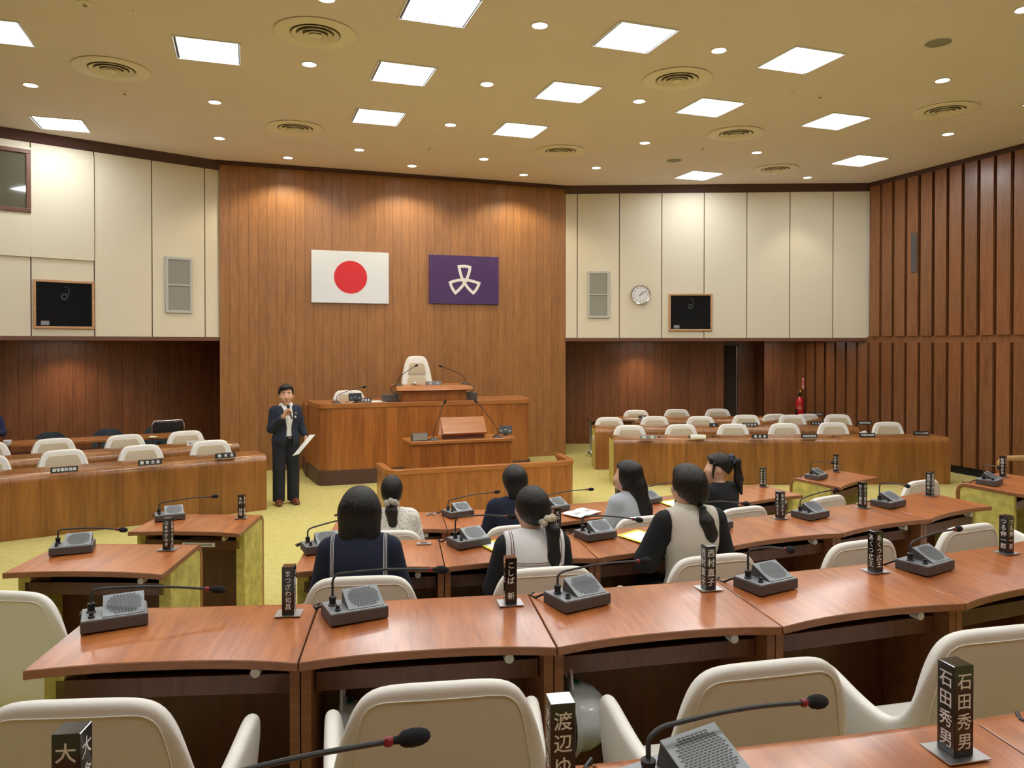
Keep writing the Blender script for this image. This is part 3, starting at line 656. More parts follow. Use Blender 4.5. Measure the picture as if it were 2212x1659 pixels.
# ---------------------------------------------------------------- armchairs
def make_chair(name, label, k=1.0, tall=False, panel='tan', colr='leather'):
    t = thing(name, label, 'chair')
    half = [(0, -.265, .92), (.08, -.264, .92), (.15, -.26, .917), (.195, -.257, .906), (.228, -.254, .882), (.253, -.25, .845), (.274, -.245, .80), (.295, -.236, .74), (.313, -.222, .665), (.330, -.195, .61), (.343, -.15, .585), (.352, -.08, .583), (.358, 0, .598), (.362, .08, .622), (.365, .15, .645), (.366, .195, .65), (.366, .22, .638), (.366, .236, .60), (.365, .24, .52)]
    if tall: half = [(x * (1 - .16 * max(0, (h - .6) / .32)), y, h) for x, y, h in half]
    path = [(-x, y, h) for x, y, h in reversed(half[1:])] + half
    H = lambda h: h if (not tall or h < .61) else .61 + (h - .61) * 2.0
    HM = H(.92)
    def P(x, y, z):
        tt = (z - .34) / .58; kx = .84 + .16 * min(1, tt); b = max(0, min(1, (-y - .12) / .13)); return Vector((x * kx, y * (.80 + .20 * tt) if b > 0 else y, z))
    rings = []; n = len(path)
    for i, (x, y, h) in enumerate(path):
        h = H(h); p0 = path[max(0, i - 1)]; p1 = path[min(n - 1, i + 1)]; d = Vector((p1[0] - p0[0], p1[1] - p0[1])).normalized(); nrm = Vector((d.y, -d.x, 0))
        ring = []; th = .027
        for s_, zz in [(1, .34), (1.0, .34 + (h - .34) * .35), (1.0, .34 + (h - .34) * .7), (1.0, h - .03)]: ring.append(P(x, y, zz) + nrm * th * s_)
        for aa in (30, 60, 90, 120, 150): ring.append(P(x, y, h - .026 + .026 * sin(R(aa))) + nrm * th * cos(R(aa)))
        for s_, zz in [(-1, h - .03), (-1, .34 + (h - .34) * .7), (-1, .34 + (h - .34) * .35), (-1, .34)]: ring.append(P(x, y, zz) + nrm * th * s_)
        rings.append(ring)
    mb = MB(); mb.loft(rings, True, True); o = obj('shell', mb, M[colr], t, smooth=True)
    for p_ in o.data.polygons: p_.use_smooth = True
    if 'sharp_edge' in o.data.attributes: o.data.attributes.remove(o.data.attributes['sharp_edge'])
    ss = o.modifiers.new('sub', 'SUBSURF'); ss.levels = 1; ss.render_levels = 1
    pl = [(0, .880), (.08, .880), (.158, .878), (.193, .868), (.220, .842), (.240, .79), (.258, .72), (.276, .645), (.290, .56), (.303, .47), (.31, .36)]
    pl = [(-x, z) for x, z in reversed(pl[1:])] + pl; pts = []
    def yat(x):
        ax = abs(x)
        for (x0, y0, _), (x1, y1, _) in zip(half[:-1], half[1:]):
            if x0 <= ax <= x1 and x1 > x0: return y0 + (y1 - y0) * (ax - x0) / (x1 - x0)
        return -.2
    for x, z in pl:
        z = H(z); y = yat(x); pts.append(P(x, y, z) + Vector((x * .25, -1, 0)).normalized() * .0275)
    cr = []
    for i in range(len(pts) - 1):
        a0, a1, a2, a3 = pts[max(0, i - 1)], pts[i], pts[i + 1], pts[min(len(pts) - 1, i + 2)]
        for q_ in (0, .25, .5, .75): cr.append(.5 * ((2 * a1) + (a2 - a0) * q_ + (2 * a0 - 5 * a1 + 4 * a2 - a3) * q_ ** 2 + (3 * a1 - a0 - 3 * a2 + a3) * q_ ** 3))
    pts = cr + [pts[-1]]
    mb = MB(); mb.tube(pts, .0020, 6); obj('piping', mb, M['piping'], t, smooth=True)
    # front cushion panel
    def cush(z0, z1, w0, w1):
        rings = []
        for kz in range(7):
            f = kz / 6; z = z0 + (z1 - z0) * f; wv = w0 + (w1 - w0) * f; wv -= .03 * (max(0, f - .9) / .1) ** 2 + (.01 if kz == 0 else 0)
            fr = [P(wv * u, -.262 + .012 * u * u, z) + Vector((0, .026 + (.016 if 0 < kz < 6 else .004), 0)) for u in (-1, -.6, -.2, .2, .6, 1)]
            bk = [P(wv * u, -.262, z) + Vector((0, .005, 0)) for u in (1, 0, -1)]; rings.append(fr + bk)
        mb = MB(); mb.loft(rings, True, True); obj('back_cushion', mb, M[panel], t, smooth=True, bevel=.006)
    if tall: cush(H(.74), H(.855), .170, .135); cush(.46, H(.735), .24, .173)
    else: cush(.46, .85, .262, .185)
    mb = MB(); mb.box(-.262, .262, -.215, .23, .35, .445); obj('seat', mb, M[colr if panel != 'tan' else 'leather'], t, bevel=.03, seg=4, smooth=True)
    mb = MB(); mb.lathe([(.24, 0), (.24, .015), (.05, .04), (.032, .06), (.03, .34), (.002, .34), (.002, 0)], 24, caps=False); obj('pedestal', mb, M['grey_side'], t, smooth=True)
    return Protos(t)
chairp = make_chair('armchair', '')
def ch(row, ang, label, dr=.32, rz=0, group='white leather swivel armchairs'):
    p = polar(RN[row] + dr, ang, FLOORZ[row]); return chairp.place(p, R(ang + rz), label, group)
ch(2, -15.2, 'white leather armchair at the bottom left corner, behind the two-character black prism', dr=.26)
ch(2, -10.75, 'white leather armchair at bottom centre behind a microphone tip, grey shell bottom', dr=.26)
ch(2, -6.30, 'white leather armchair at lower right behind the big nearest microphone', dr=.30, rz=0)
ch(2, -2.05, 'white leather armchair at the right edge behind the tall four-character prism', dr=.26, rz=-4)
ch(3, -20.55, 'white leather armchair cut by the left edge, at the nearer short desk', rz=-4, dr=.44)
ch(3, -12.3, 'white leather armchair of the short-haired person in navy sailor collar', dr=.30)
ch(3, -7.5, 'white leather armchair of the person with white sailor collar', dr=.30)
ch(3, -2.6, 'white leather armchair of the person in the beige vest', dr=.30)
ch(3, 2.5, 'empty white armchair of the third row, first one right of the beige-vest person', dr=.32)
ch(3, 7.4, 'empty white armchair of the third row, second one right of the beige-vest person', dr=.32, rz=-3)
ch(3, 12.4, 'white armchair end of the third row, mostly outside the right picture edge', dr=.34)
ch(3, 20.9, 'white armchair at the short right desk, only its edge in view', dr=.34)
ch(4, -12.0, 'white armchair of the person in the lace blouse', dr=.28)
ch(4, -6.0, 'white armchair of the short-haired person in navy shirt', dr=.28)
ch(4, 0.3, 'white armchair of the person with long straight hair', dr=.28)
ch(4, 6.0, 'white armchair right of the beige-vest person, of the ponytailed person in black', dr=.30)
ch(4, 12.0, 'empty white armchair at the right end of the farthest curved row', dr=.32)
ch(4, 21.5, 'white armchair turned sideways at the short right desk, seen past a five-character prism', dr=.42, rz=-14)

# ---------------------------------------------------------------- desk microphones
def make_mic():
    t = thing('desk_microphone', '', 'microphone')
    mb = MB(); mb.box(-.113, .113, -.080, .080, 0, .043); obj('casing', mb, M['grey_side'], t, bevel=.003)
    mb = MB(); mb.box(-.110, .110, -.077, .077, .043, .0455); tp = obj('top_plate', mb, M['grey_top'], t)
    mb = MB(); mb.add([(-.038, -.062, .045), (.102, -.062, .045), (-.038, .040, .096), (.102, .040, .096), (-.038, .052, .045), (.102, .052, .045)], [(0, 1, 3, 2), (2, 3, 5, 4), (0, 4, 5, 1), (0, 2, 4), (1, 5, 3)])
    wd = obj('speaker_wedge', mb, M['grey_side'], t, bevel=.0015, seg=1)
    d = Vector((0, .102, .051)).normalized(); nn = Vector((0, -.051, .102)).normalized()
    T = Matrix(((.89, d.x * .87, nn.x, -.038), (0, d.y * .87, nn.y, -.062), (0, d.z * .87, nn.z, .045), (0, 0, 0, 1)))
    mb = MB(); mb.box(-.002, .157, 0, .131, 0, .003, T=T); gp = obj('grille_plate', mb, M['silver_grille'], t)
    mb = MB(); cxx, cyy = .0775, .0655; rr = 0
    for r in range(19):
        y = .010 + r * .0060; hwid = .068 * math.sqrt(max(.14, 1 - ((y - cyy) / .066) ** 2)); x = cxx - hwid + (.006 if r % 2 else 0)
        while x < cxx + hwid - .003:
            mb.add([T @ Vector((x, y, .0036)), T @ Vector((x + .0102, y, .0036)), T @ Vector((x + .0102, y + .0034, .0036)), T @ Vector((x, y + .0034, .0036))], [(0, 1, 2, 3)]); x += .0128
    s_ = obj('grille_slots', mb, M['black'], t, stuff=True)
    mb = MB(); mb.lathe([(.002, .045), (.011, .045), (.011, .052), (.008, .054), (.007, .066), (.002, .067)], 16, T=Matrix.Translation((-.078, -.045, 0))); obj('volume_knob', mb, M['black'], t, smooth=True)
    mb = MB(); mb.lathe([(.002, .045), (.017, .045), (.017, .049), (.0125, .052), (.0125, .07), (.014, .071), (.014, .079), (.009, .083), (.002, .083)], 18, T=Matrix.Translation((-.080, .025, 0))); obj('neck_socket', mb, M['black'], t, smooth=True)
    mb = MB(); mb.tube([(-.085, .09, .03), (-.10, .11, .02), (-.12, .13, .006), (-.12, .17, .005), (-.09, .19, .005)], .005, 8); obj('cable', mb, M['black'], t, smooth=True)
    freeze(t); return t
micp = make_mic(); mic_used = [False]
def mic(p, rz, head_px, label, hidden=None, reach=.44, rise=None):
    if not mic_used[0]: t = micp; mic_used[0] = True; t.location = p; t.rotation_euler = (0, 0, rz); tag(t, label, 'microphone', 'grey desk microphones with gooseneck')
    else: t = dup(micp, p, rz, label, 'grey desk microphones with gooseneck')
    Mw = Matrix.Translation(p) @ Matrix.Rotation(rz, 4, 'Z'); base = Mw @ Vector((-.080, .025, .083))
    if head_px:
        best = None                           # the direction in which the bent neck reaches its measured tip
        for k in range(0, 361):
            aa = R(-120 + k); hp = base + Vector((cos(aa), sin(aa), 0)) * reach
            # tip height from the measured row
            r = ray(*head_px); tt = (Vector((hp.x, hp.y)).dot(Vector((r.x, r.y)))) / (r.x ** 2 + r.y ** 2); z = HC + r.z * tt
            e = abs(proj((hp.x, hp.y, z))[0] - head_px[0]) + (abs((z - base.z) - .10)) * 260
            if best is None or e < best[0]: best = (e, hp, z)
        hp = Vector((best[1].x, best[1].y, best[2]))
    else: hp = base + Matrix.Rotation(rz, 3, 'Z') @ Vector((.40, -.10, rise or .12))
    hd = Vector((hp.x - base.x, hp.y - base.y, 0)); L = hd.length; hd.normalize(); tz = hp.z - base.z
    z1 = min(max(.05, tz - .045), .10)
    pts = [base, base + Vector((0, 0, z1 * .55))]
    for k in range(1, 6): u = k / 5; pts.append(base + hd * (.045 * (1 - cos(u * pi / 2))) + Vector((0, 0, z1 * .55 + (z1 * .45) * sin(u * pi / 2))))
    tipn = hp - hd * .03
    pe = pts[-1]
    for k in range(1, 8): u = k / 7; pts.append(pe.lerp(tipn, u) + Vector((0, 0, .008 * sin(u * pi))))
    inv = Mw.inverted(); rp = lambda L_: [inv @ v for v in L_]
    mb = MB(); mb.tube(rp(pts), .0048, 8); obj('gooseneck', mb, M['neck'], t, smooth=True)
    dd = (pts[-1] - pts[-2]).normalized(); e0 = pts[-1]
    mb = MB(); mb.tube(rp([e0 - dd * .004, e0, e0 + dd * .008, e0 + dd * .012]), [.0065, .009, .009, .0065], 12); obj('ring', mb, M['redring'], t, smooth=True)
    prof = [(.010, .006), (.022, .007), (.024, .010), (.030, .0135), (.045, .0155), (.060, .014), (.070, .010), (.075, .004)]
    mb = MB(); mb.tube(rp([e0 + dd * a_ for a_, _ in prof]), [b_ for _, b_ in prof], 16); obj('foam_head', mb, M['foam'], t, smooth=True)
    return t
def dtop(row, ang, dr=.33):
    Rr = RN[row] - dr; return polar(Rr, ang, ZT[row] + RISE * dr / DEP + .0015)
def slope_fix(t): pass
def mrow(row, ang, yaw, head, label, dr=.375):
    return mic(dtop(row, ang, dr), R(yaw), head, label)
mrow(1, -12.75, 9, (895, 1597), 'grey desk microphone at the bottom left whose tip crosses the centre bottom armchair', dr=.30)
mrow(1, -8.93, 11, (1752, 1511), 'largest grey desk microphone, at lower right in front of the nearest armchairs', dr=.39)
mrow(1, -4.5, 14, None, 'grey desk microphone cut by the right edge right of the tall four-character prism')
mrow(2, -16.62, 8, (470, 1270), 'grey desk microphone at the left end of the second row')
mrow(2, -12.17, 8, (945, 1232), 'grey desk microphone right of the prism with five characters, second row')
mrow(2, -7.75, 12, (1388, 1210), 'grey desk microphone right of the three-character prism, second row centre')
mrow(2, -3.48, 10, (1703, 1191), 'grey desk microphone right of the prism held before the beige-vest person')
mrow(2, .9, 13, (2068, 1142), 'grey desk microphone between the two right prisms of the second row')
mrow(3, -14.0, 8, (800, 1112), 'grey desk microphone left of the short-haired person in navy sailor collar')
mrow(3, -8.95, 14, (1100, 1117), 'grey desk microphone left of the person with white sailor collar')
mrow(3, -4.25, 9, (1376, 1123), 'grey desk microphone left of the beige-vest person')
mrow(3, .65, 12, (1608, 1089), 'grey desk microphone half hidden behind the beige-vest person')
mrow(3, 5.5, 14, (1803, 1058), 'grey desk microphone right of the prism beside the empty third-row chair')
mrow(3, 10.3, 16, (1958, 1050), 'grey desk microphone near the right end of the third row, cable looping at its left')
mrow(4, -14.0, 8, (800, 1068), 'grey desk microphone hidden behind the short-haired sailor-collar person')
mrow(4, -8.1, 14, (1070, 1063), 'grey desk microphone left of the short-haired person in navy shirt')
mrow(4, -2.25, 18, (1273, 1057), 'grey desk microphone left of the person with long straight hair')
mrow(4, 4.1, 20, (1470, 1040), 'grey desk microphone peeking out right of the long straight hair')
mrow(4, 20.6, 26, (1797, 1000), 'grey desk microphone on the short desk in front of the right bench')
mrow(3, -22.5, 3, (262, 1144), 'grey desk microphone on the nearer short left desk')
mrow(4, -24.5, 7, (460, 1073), 'grey desk microphone on the farther short left desk')
mrow(3, 19.6, 25, (2158, 1010), 'grey desk microphone on the short desk at the right picture edge')

# ---------------------------------------------------------------- name prisms
def name_prism(row, ang, text, label, dr=.42, yaw=None, n_size=None):
    p = dtop(row, ang, dr); rz = R(ang if yaw is None else yaw)
    t = thing('name_prism', label, 'name plate', p, rz, 'black upright name prisms'); s = .0235; H = .19
    mb = MB(); mb.box(-.05, .05, -.042, .042, 0, .0025); obj('base_plate', mb, M['steel'], t)
    mb = MB(); mb.box(-s, s, -s, s, .0025, H); obj('prism', mb, M['plate_black'], t, bevel=.0012, seg=1)
    chars = [c for c in text]; n = len(chars); step = .155 / n if n > 3 else .045; step = min(step, .045); sz = min(.036, step * .98)
    gap = 0
    z0 = H - .014 - sz * .5
    if n <= 4: step = min(.046, (H - .03 - sz) / max(1, n - 1))
    mb = MB(); f = s + .0005
    for org, ux in (((0, -f, z0), (1, 0, 0)), ((-f, 0, z0), (0, -1, 0)), ((f, 0, z0), (0, 1, 0))):
        letters(mb, chars, org, ux, (0, 0, 1), sz, step)
    obj('lettering', mb, M['white_ink'], t, stuff=True)
    return t
name_prism(1, -13.68, '大倉', 'black name prism at the bottom left corner, two characters in view')
name_prism(1, -9.98, '渡辺ゆう', 'black name prism at bottom centre, glossy top, lower part cut off')
name_prism(1, -6.31, '石田秀男', 'tallest black name prism at lower right with four characters on two faces')
name_prism(2, -13.44, 'まつざわ和昌', 'black name prism at the left half of the second row, six characters, yellow floor behind')
name_prism(2, -9.09, 'こしば 新', 'black name prism before the white sailor collar, second row, three kana and a wide gap')
name_prism(2, -4.73, '西村直子', 'black name prism before the armchair of the beige-vest person')
name_prism(2, -.36, 'あくつ広王', 'black name prism of the second row before the first empty chair at right')
name_prism(2, 3.97, 'つる伸一郎', 'black name prism near the right picture edge on the second row, five characters')
name_prism(3, -5.66, 'えのした正', 'black name prism beside the scrunchie of the white sailor-collar person')
name_prism(3, -.66, '新 隆', 'black name prism half hidden by the beige vest collar')
name_prism(3, 4.14, '松本ときひろ', 'black name prism right of the beige-vest person on the third row')
name_prism(3, 8.92, 'せらく真央', 'black name prism between the last two microphones of the third row')
name_prism(3, 13.97, '吉田ゆみこ', 'black name prism at the right end of the third row before the sideways chair')
name_prism(4, 2.2, '三', 'black name prism glimpsed between the long hair and the desk')
name_prism(4, 8.37, '子', 'black name prism peeking out left of the ponytailed person in black')
name_prism(4, 14.5, 'やなぎさわ聡', 'black name prism at the right end of the farthest curved row')
name_prism(4, 24.4, 'のだて政央', 'black name prism on the short desk in front of the right bench')
name_prism(4, -20.44, '木村 健悟', 'black name prism on the farther short left desk')
name_prism(3, -19.31, '山本やすゆき', 'black name prism on the nearer short left desk, six characters')
name_prism(3, 22.43, '右田ちひろ', 'black name prism on the short desk at the right picture edge')

# ---------------------------------------------------------------- papers on the desks
def sheet(name, corners, label, mat, cat='paper', inner=None, th=.0015):
    c = sum((Vector(v) for v in corners), Vector()) / 4; t = thing(name, label, cat, c)
    mb = MB(); b = [Vector(v) - c for v in corners]; up = Vector((0, 0, th)); mb.add([v for v in b] + [v + up for v in b], [(0, 1, 2, 3), (4, 7, 6, 5), (0, 4, 5, 1), (1, 5, 6, 2), (2, 6, 7, 3), (3, 7, 4, 0)]); obj('sheet', mb, mat, t)
    if inner:
        b2 = [v * .80 for v in b]; mb = MB(); mb.add([v + up * 1.3 for v in b2], [(0, 1, 2, 3)]); obj('print_area', mb, inner, t)
    return t
def sheet_on(row, ang, dr, w_, h_, yaw, name, label, mat, inner=None):
    c = dtop(row, ang, dr); c.z += .006; a = R(yaw); ux = Vector((cos(a), sin(a), 0)) * w_ / 2; ph = R(ang)
    uy = Vector((-sin(a), cos(a), 0)) * h_ / 2; rad = (C - c); rad.z = 0; rad.normalize()
    def cc(v): v = c + v; v.z += RISE / DEP * (v - c).dot(rad); return v
    return sheet(name, [cc(-ux - uy), cc(ux - uy), cc(ux + uy), cc(-ux + uy)], label, mat, inner=inner)
sheet_on(3, -7.75, .27, .21, .30, 16, 'sheet_of_paper', 'yellow-edged white sheet at the elbow of the white sailor-collar person', M['yellow_paper'], M['paper'])
sheet_on(3, -2.55, .27, .21, .30, 22, 'sheet_of_paper', 'yellow-edged white sheet at the left elbow of the beige-vest person', M['yellow_paper'], M['paper'])
sheet_on(3, -11.9, .27, .21, .30, -10, 'sheet_of_paper', 'yellow-edged sheet just right of the navy sailor collar', M['yellow_paper'], M['paper'])
sheet_on(4, -11.3, .27, .21, .30, -5, 'sheet_of_paper', 'yellow sheet beside the lace blouse', M['yellow_paper'], M['paper'])
sheet_on(4, 5.5, .20, .21, .30, 10, 'sheet_of_paper', 'yellow sheet glimpsed right of the beige-vest head', M['yellow_paper'], M['paper'])
bk = thing('booklet', 'open white booklet on the farthest curved row, left of the long straight hair', 'booklet', dtop(4, -1.0, .20) + Vector((0, 0, .006)), R(28))
for s_ in (-1, 1):
    mb = MB(); mb.add([(0, -.10, .004), (s_ * .07, -.10, .010), (s_ * .15, -.10, .003), (0, .10, .006), (s_ * .07, .10, .014), (s_ * .15, .10, .008), (0, -.10, 0), (s_ * .15, -.10, 0), (0, .10, 0), (s_ * .15, .10, 0)], [(0, 1, 4, 3), (1, 2, 5, 4), (6, 7, 9, 8), (0, 6, 7, 2, 1), (3, 4, 5, 9, 8), (2, 7, 9, 5), (0, 3, 8, 6)]); obj('page', mb, M['paper'], bk)
    mb = MB(); [mb.box(s_ * .08 - .045, s_ * .08 + .045, y0, y0 + .006, .0135, .0137) for y0 in (-.03, -.015, 0)]; obj('printed_lines', mb, M['grey_print'], bk)

# ---------------------------------------------------------------- helmets hanging under the second row
def helmet(p, rz, label, flip=1):
    t = thing('safety_helmet', label, 'helmet', p, rz)
    T = Matrix.Rotation(R(90), 4, 'Y') if flip > 0 else Matrix.Rotation(R(-90), 4, 'Y')
    mb = MB(); mb.lathe([(.14, -.01), (.145, 0), (.128, .02), (.124, .06), (.108, .10), (.07, .135), (.03, .148), (.002, .15)], 28, T=T @ Matrix.Diagonal((.95, 1.15, 1, 1)), caps=False); obj('dome', mb, M['helmet'], t, smooth=True)
    mb = MB(); mb.tube([(0, .05, .12), (.01, .03, .2), (-.01, .0, .29), (-.02, .0, .33)], .006, 6); mb.tube([(0, -.06, .12), (-.0, -.03, .2), (-.02, .0, .29)], .006, 6); obj('chin_strap', mb, M['strap'], t)
    mb = MB(); mb.box(.03 * flip - .012, .03 * flip + .012, -.005, .03, .122, .127); obj('sticker', mb, M['green'], t)
    return t
def under(row, ang, dr, z): p = polar(RN[row] - dr, ang, z); return p
helmet(under(2, -12.35, .26, .78), R(-12), 'white safety helmet hanging under the second row left of the bottom centre armchair', 1)
helmet(under(2, -8.22, .16, .84), R(-8), 'white safety helmet hanging under the second row behind the bottom centre prism', 1)

# ---------------------------------------------------------------- officials' benches (left and right)
BH = .75
def bench(p0, p1, label, seams, ends=(True, True), step=.29, endlean=0):
    p0 = Vector((*p0, 0)); p1 = Vector((*p1, 0)); d = p1 - p0; L = d.length; rz = math.atan2(d.y, d.x)
    t = thing('long_bench_desk', label, 'desk', p0, rz); ro = .10
    prof = [(.0, 0), (.0, BH - ro)] + [(ro - ro * cos(R(a)), BH - ro + ro * sin(R(a))) for a in (18, 36, 54, 72, 90)] + [(.50, BH), (.50, BH - .03), (ro, BH - .03)] + [(ro - (ro - .03) * cos(R(a)), BH - ro + (ro - .03) * sin(R(a))) for a in (54, 18)] + [(.03, BH - ro), (.03, 0)]
    n = max(1, round(L / step)); s = L / n; m = len(prof)
    mb = MB(); vs = [(x, y, z) for x in (.0008, s - .0008) for y, z in prof]
    mb.add(vs, [tuple(range(m)), tuple(range(2 * m - 1, m - 1, -1))] + [(i, (i + 1) % m, m + (i + 1) % m, m + i) for i in range(m)]); me = mb.mesh('front_board', M['bench_wood'], smooth=True)
    for i in range(n): obj('front_board', me, None, t, loc=(i * s, 0, 0))
    mb = MB(); mb.box(0, L, .40, .43, .1, BH - .035); obj('inner_board', mb, M['desk_panel'], t)
    for k in range(2):
        if ends[k]:
            x = -.002 if k == 0 else L - .05; mb = MB(); pr = [(.035, 0), (.035, BH - ro)] + [(ro - (ro - .032) * cos(R(a)), BH - ro + (ro - .032) * sin(R(a))) for a in (30, 60, 90)] + [(.48, BH - .032), (.48, 0)]
            m2 = len(pr); mb.add([(xx, y, z) for xx in (x, x + .052) for y, z in pr], [tuple(range(m2)), tuple(range(2 * m2 - 1, m2 - 1, -1))] + [(i, (i + 1) % m2, m2 + (i + 1) % m2, m2 + i) for i in range(m2)]); obj('end_panel', mb, M['side_carpet'], t)
    return t, p0, d.normalized(), rz
def off(p, d, k): n_ = Vector((-d.y, d.x, 0)); return p + n_ * k
RA = (5.56, 10.98); RBp = (10.72, 9.30)
bR1 = bench(RA, RBp, 'longest wooden bench desk on the right, front row, yellow end panel', 0, (True, True))
bR2 = bench((5.95, 12.48), (10.5, 11.0), 'wooden bench desk on the right, middle row', 0, (True, False))
bR3 = bench((7.15, 13.85), (11.05, 12.58), 'wooden bench desk on the right, back row', 0, (True, True))
bL1 = bench((-4.2, 9.72), (.30, 10.94), 'long wooden bench desk on the left, front row', 0, (True, True), step=.29)
bL2 = bench((-4.2, 11.18), (-.05, 12.36), 'wooden bench desk on the left, middle row', 0, (True, True))
# plain back table on the left
t = thing('back_table', 'plain narrow wooden table behind the left benches', 'table', (-4.5, 12.72, 0), R(10))
mb = MB(); mb.box(0, 3.75, 0, .5, .75, .79); obj('tabletop', mb, M['dais_trim'], t, bevel=.003)
mb = MB(); mb.box(.03, 3.72, .06, .08, .02, .66); obj('front_board', mb, M['desk_panel'], t)
for x in (.05, 1.25, 2.45, 3.66): mb = MB(); mb.box(x, x + .04, .04, .44, 0, .75); obj('leg', mb, M['desk_panel'], t)
# chairs behind the benches, placed from their measured tops
def bch(px, py, rz, label, zt=.905, dz=-.04):
    p = onz(px, py, zt); a = R(rz); p = Vector((p.x + sin(a) * -.25, p.y + cos(a) * -.25, dz)); p = Vector((onz(px, py, zt).x, onz(px, py, zt).y, dz)) + Vector((sin(a), -cos(a), 0)) * .25
    return chairp.place(p, a + pi, label, 'white leather swivel armchairs')
for k, (px, py) in enumerate([(1360, 915), (1471, 913), (1583, 912), (1694, 911), (1799, 909), (1917, 908)]):
    bch(px, py, -18, 'cream and tan armchair behind the front right bench, %s from the left' % ordn[k])
for k, (px, py) in enumerate([(1316, 898), (1414, 896), (1513, 896), (1611, 893), (1711, 893), (1809, 892)]):
    bch(px, py, -18, 'cream and tan armchair behind the middle right bench, %s from the left' % ordn[k])
for k, (px, py) in enumerate([(1374, 883), (1462, 881), (1550, 880)]):
    bch(px, py, -18, 'cream and tan armchair behind the back right bench, %s from the left' % ordn[k])
for k, (px, py) in enumerate([(136, 967), (304, 957), (455, 947), (-35, 980)]):
    bch(px, py, 16, 'cream and tan armchair behind the front left bench, ' + ['behind the six-character sign', 'behind the four-character sign', 'behind the three-character sign', 'cut by the left picture edge'][k])
for k, (px, py) in enumerate([(116, 943), (270, 935), (401, 927), (-30, 952)]):
    bch(px, py, 16, 'cream and tan armchair behind the middle left bench, ' + ['leftmost complete one', 'middle one', 'rightmost beside the white card', 'cut by the left picture edge'][k])
# two white-backed chairs turned round at the back right bench
for px, s in ((1660, 'left one of the turned-round pair'), (1728, 'right one of the turned-round pair')):
    p = onz(px, 891, .84); chairp.place(Vector((p.x, p.y, -.085)), R(-18 + 8), 'white armchair at the back right bench, ' + s, 'white leather swivel armchairs')
# dark fabric chairs and the chrome-framed chair at the back table
def make_dark():
    t = thing('office_chair', '', 'chair'); mb = MB(); rings = []
    for f in range(9):
        z = .52 + .38 * f / 8; wv = .24 * math.sqrt(max(.15, 1 - max(0, (f / 8 - .55) / .5) ** 2)); y = -.20 - .05 * f / 8
        rings.append([Vector((wv * u, y - .03 * (1 - u * u) + s_ * (.022 if 0 < f < 8 else .008), z)) for s_, us in ((1, (-1, -.5, 0, .5, 1)), (-1, (1, .5, 0, -.5, -1))) for u in us])
    mb.loft(rings, True, True); obj('backrest', mb, M['slate_chair'], t, smooth=True)
    mb = MB(); mb.box(-.24, .24, -.2, .24, .40, .47); obj('seat', mb, M['slate_chair'], t, bevel=.025, seg=3)
    mb = MB(); mb.box(-.02, .02, -.25, -.20, .38, .62); mb.lathe([(.03, .06), (.03, .40), (.002, .40), (.002, .06)], 12); obj('stem', mb, M['black'], t)
    for k in range(5):
        a = k * 2 * pi / 5; mb = MB(); mb.tube([(0, 0, .09), (.27 * cos(a), .27 * sin(a), .05), (.27 * cos(a), .27 * sin(a), .01)], [.02, .015, .02], 8); obj('leg', mb, M['black'], t)
    return Protos(t)
dk = make_dark()
for px, py, s in ((104, 939, 'leftmost, half hidden behind a cream chair'), (232, 931, 'middle one'), (344, 924, 'rightmost, near the chrome-framed chair')):
    p = onz(px, py, .82); dk.place((p.x, p.y + .12, -.08), R(190), 'slate blue office chair at the left back table, ' + s, 'slate blue office chairs')
p = atd(371, 906, 12.75); t = thing('stacking_chair', 'black chair with chrome frame standing against the left wood wall', 'chair', (p.x, p.y, 0), R(200))
mb = MB(); mb.box(-.235, .235, -.22, -.19, .66, .95); obj('backrest', mb, M['black'], t, bevel=.03, seg=4)
mb = MB(); mb.tube([(-.26, .2, 0), (-.26, .2, .44), (-.26, -.18, .46), (-.255, -.21, .9), (-.22, -.215, .965), (.22, -.215, .965), (.255, -.21, .9), (.26, -.18, .46), (.26, .2, .44), (.26, .2, 0)], .011, 8); obj('chrome_frame', mb, M['chrome'], t, smooth=True)
mb = MB(); mb.box(-.24, .24, -.18, .22, .43, .47); obj('seat', mb, M['black'], t, bevel=.015)
for s_ in (-1, 1): mb = MB(); mb.tube([(s_ * .25, -.16, .45), (s_ * .26, -.26, 0)], .011, 8); obj('leg', mb, M['chrome'], t)
mb = MB(); mb.box(-.04, .04, -.185, -.18, .72, .745); obj('badge', mb, M['steel'], t)

# name signs on the benches
def sign(px, py, text, rz, label, zt=BH, w_=None, h_=.052, mat='black', depth=.05, sz=.036, stepk=None):
    p = onz(px, py, zt); n = len(text); w_ = w_ or (.055 + .042 * n); t = thing('desk_sign', label, 'sign', (p.x, p.y, zt), R(rz))
    mb = MB(); mb.add([(-w_ / 2, -depth / 2, 0), (w_ / 2, -depth / 2, 0), (w_ / 2, depth / 2, 0), (-w_ / 2, depth / 2, 0), (-w_ / 2, -.008, h_), (w_ / 2, -.008, h_), (w_ / 2, .008, h_), (-w_ / 2, .008, h_)], [(0, 3, 2, 1), (4, 5, 6, 7), (0, 1, 5, 4), (2, 3, 7, 6), (1, 2, 6, 5), (3, 0, 4, 7)]); obj('body', mb, M[mat], t, bevel=.002, seg=1)
    if n:
        up = Vector((0, depth / 2 - .008, h_)).normalized(); st = (w_ - .03) / n; sx = min(1, st / sz); mb = MB(); c = Vector((0, -depth / 4 - .004, h_ / 2)) + up.cross(Vector((1, 0, 0))) * 0 + Vector((0, -.0012, .0005))
        letters(mb, text, c - Vector((1, 0, 0)) * st * (n - 1) / 2, (1, 0, 0), up, sz, st, vertical=False, sx=sx); obj('lettering', mb, M['white_ink'], t, stuff=True)
    return t
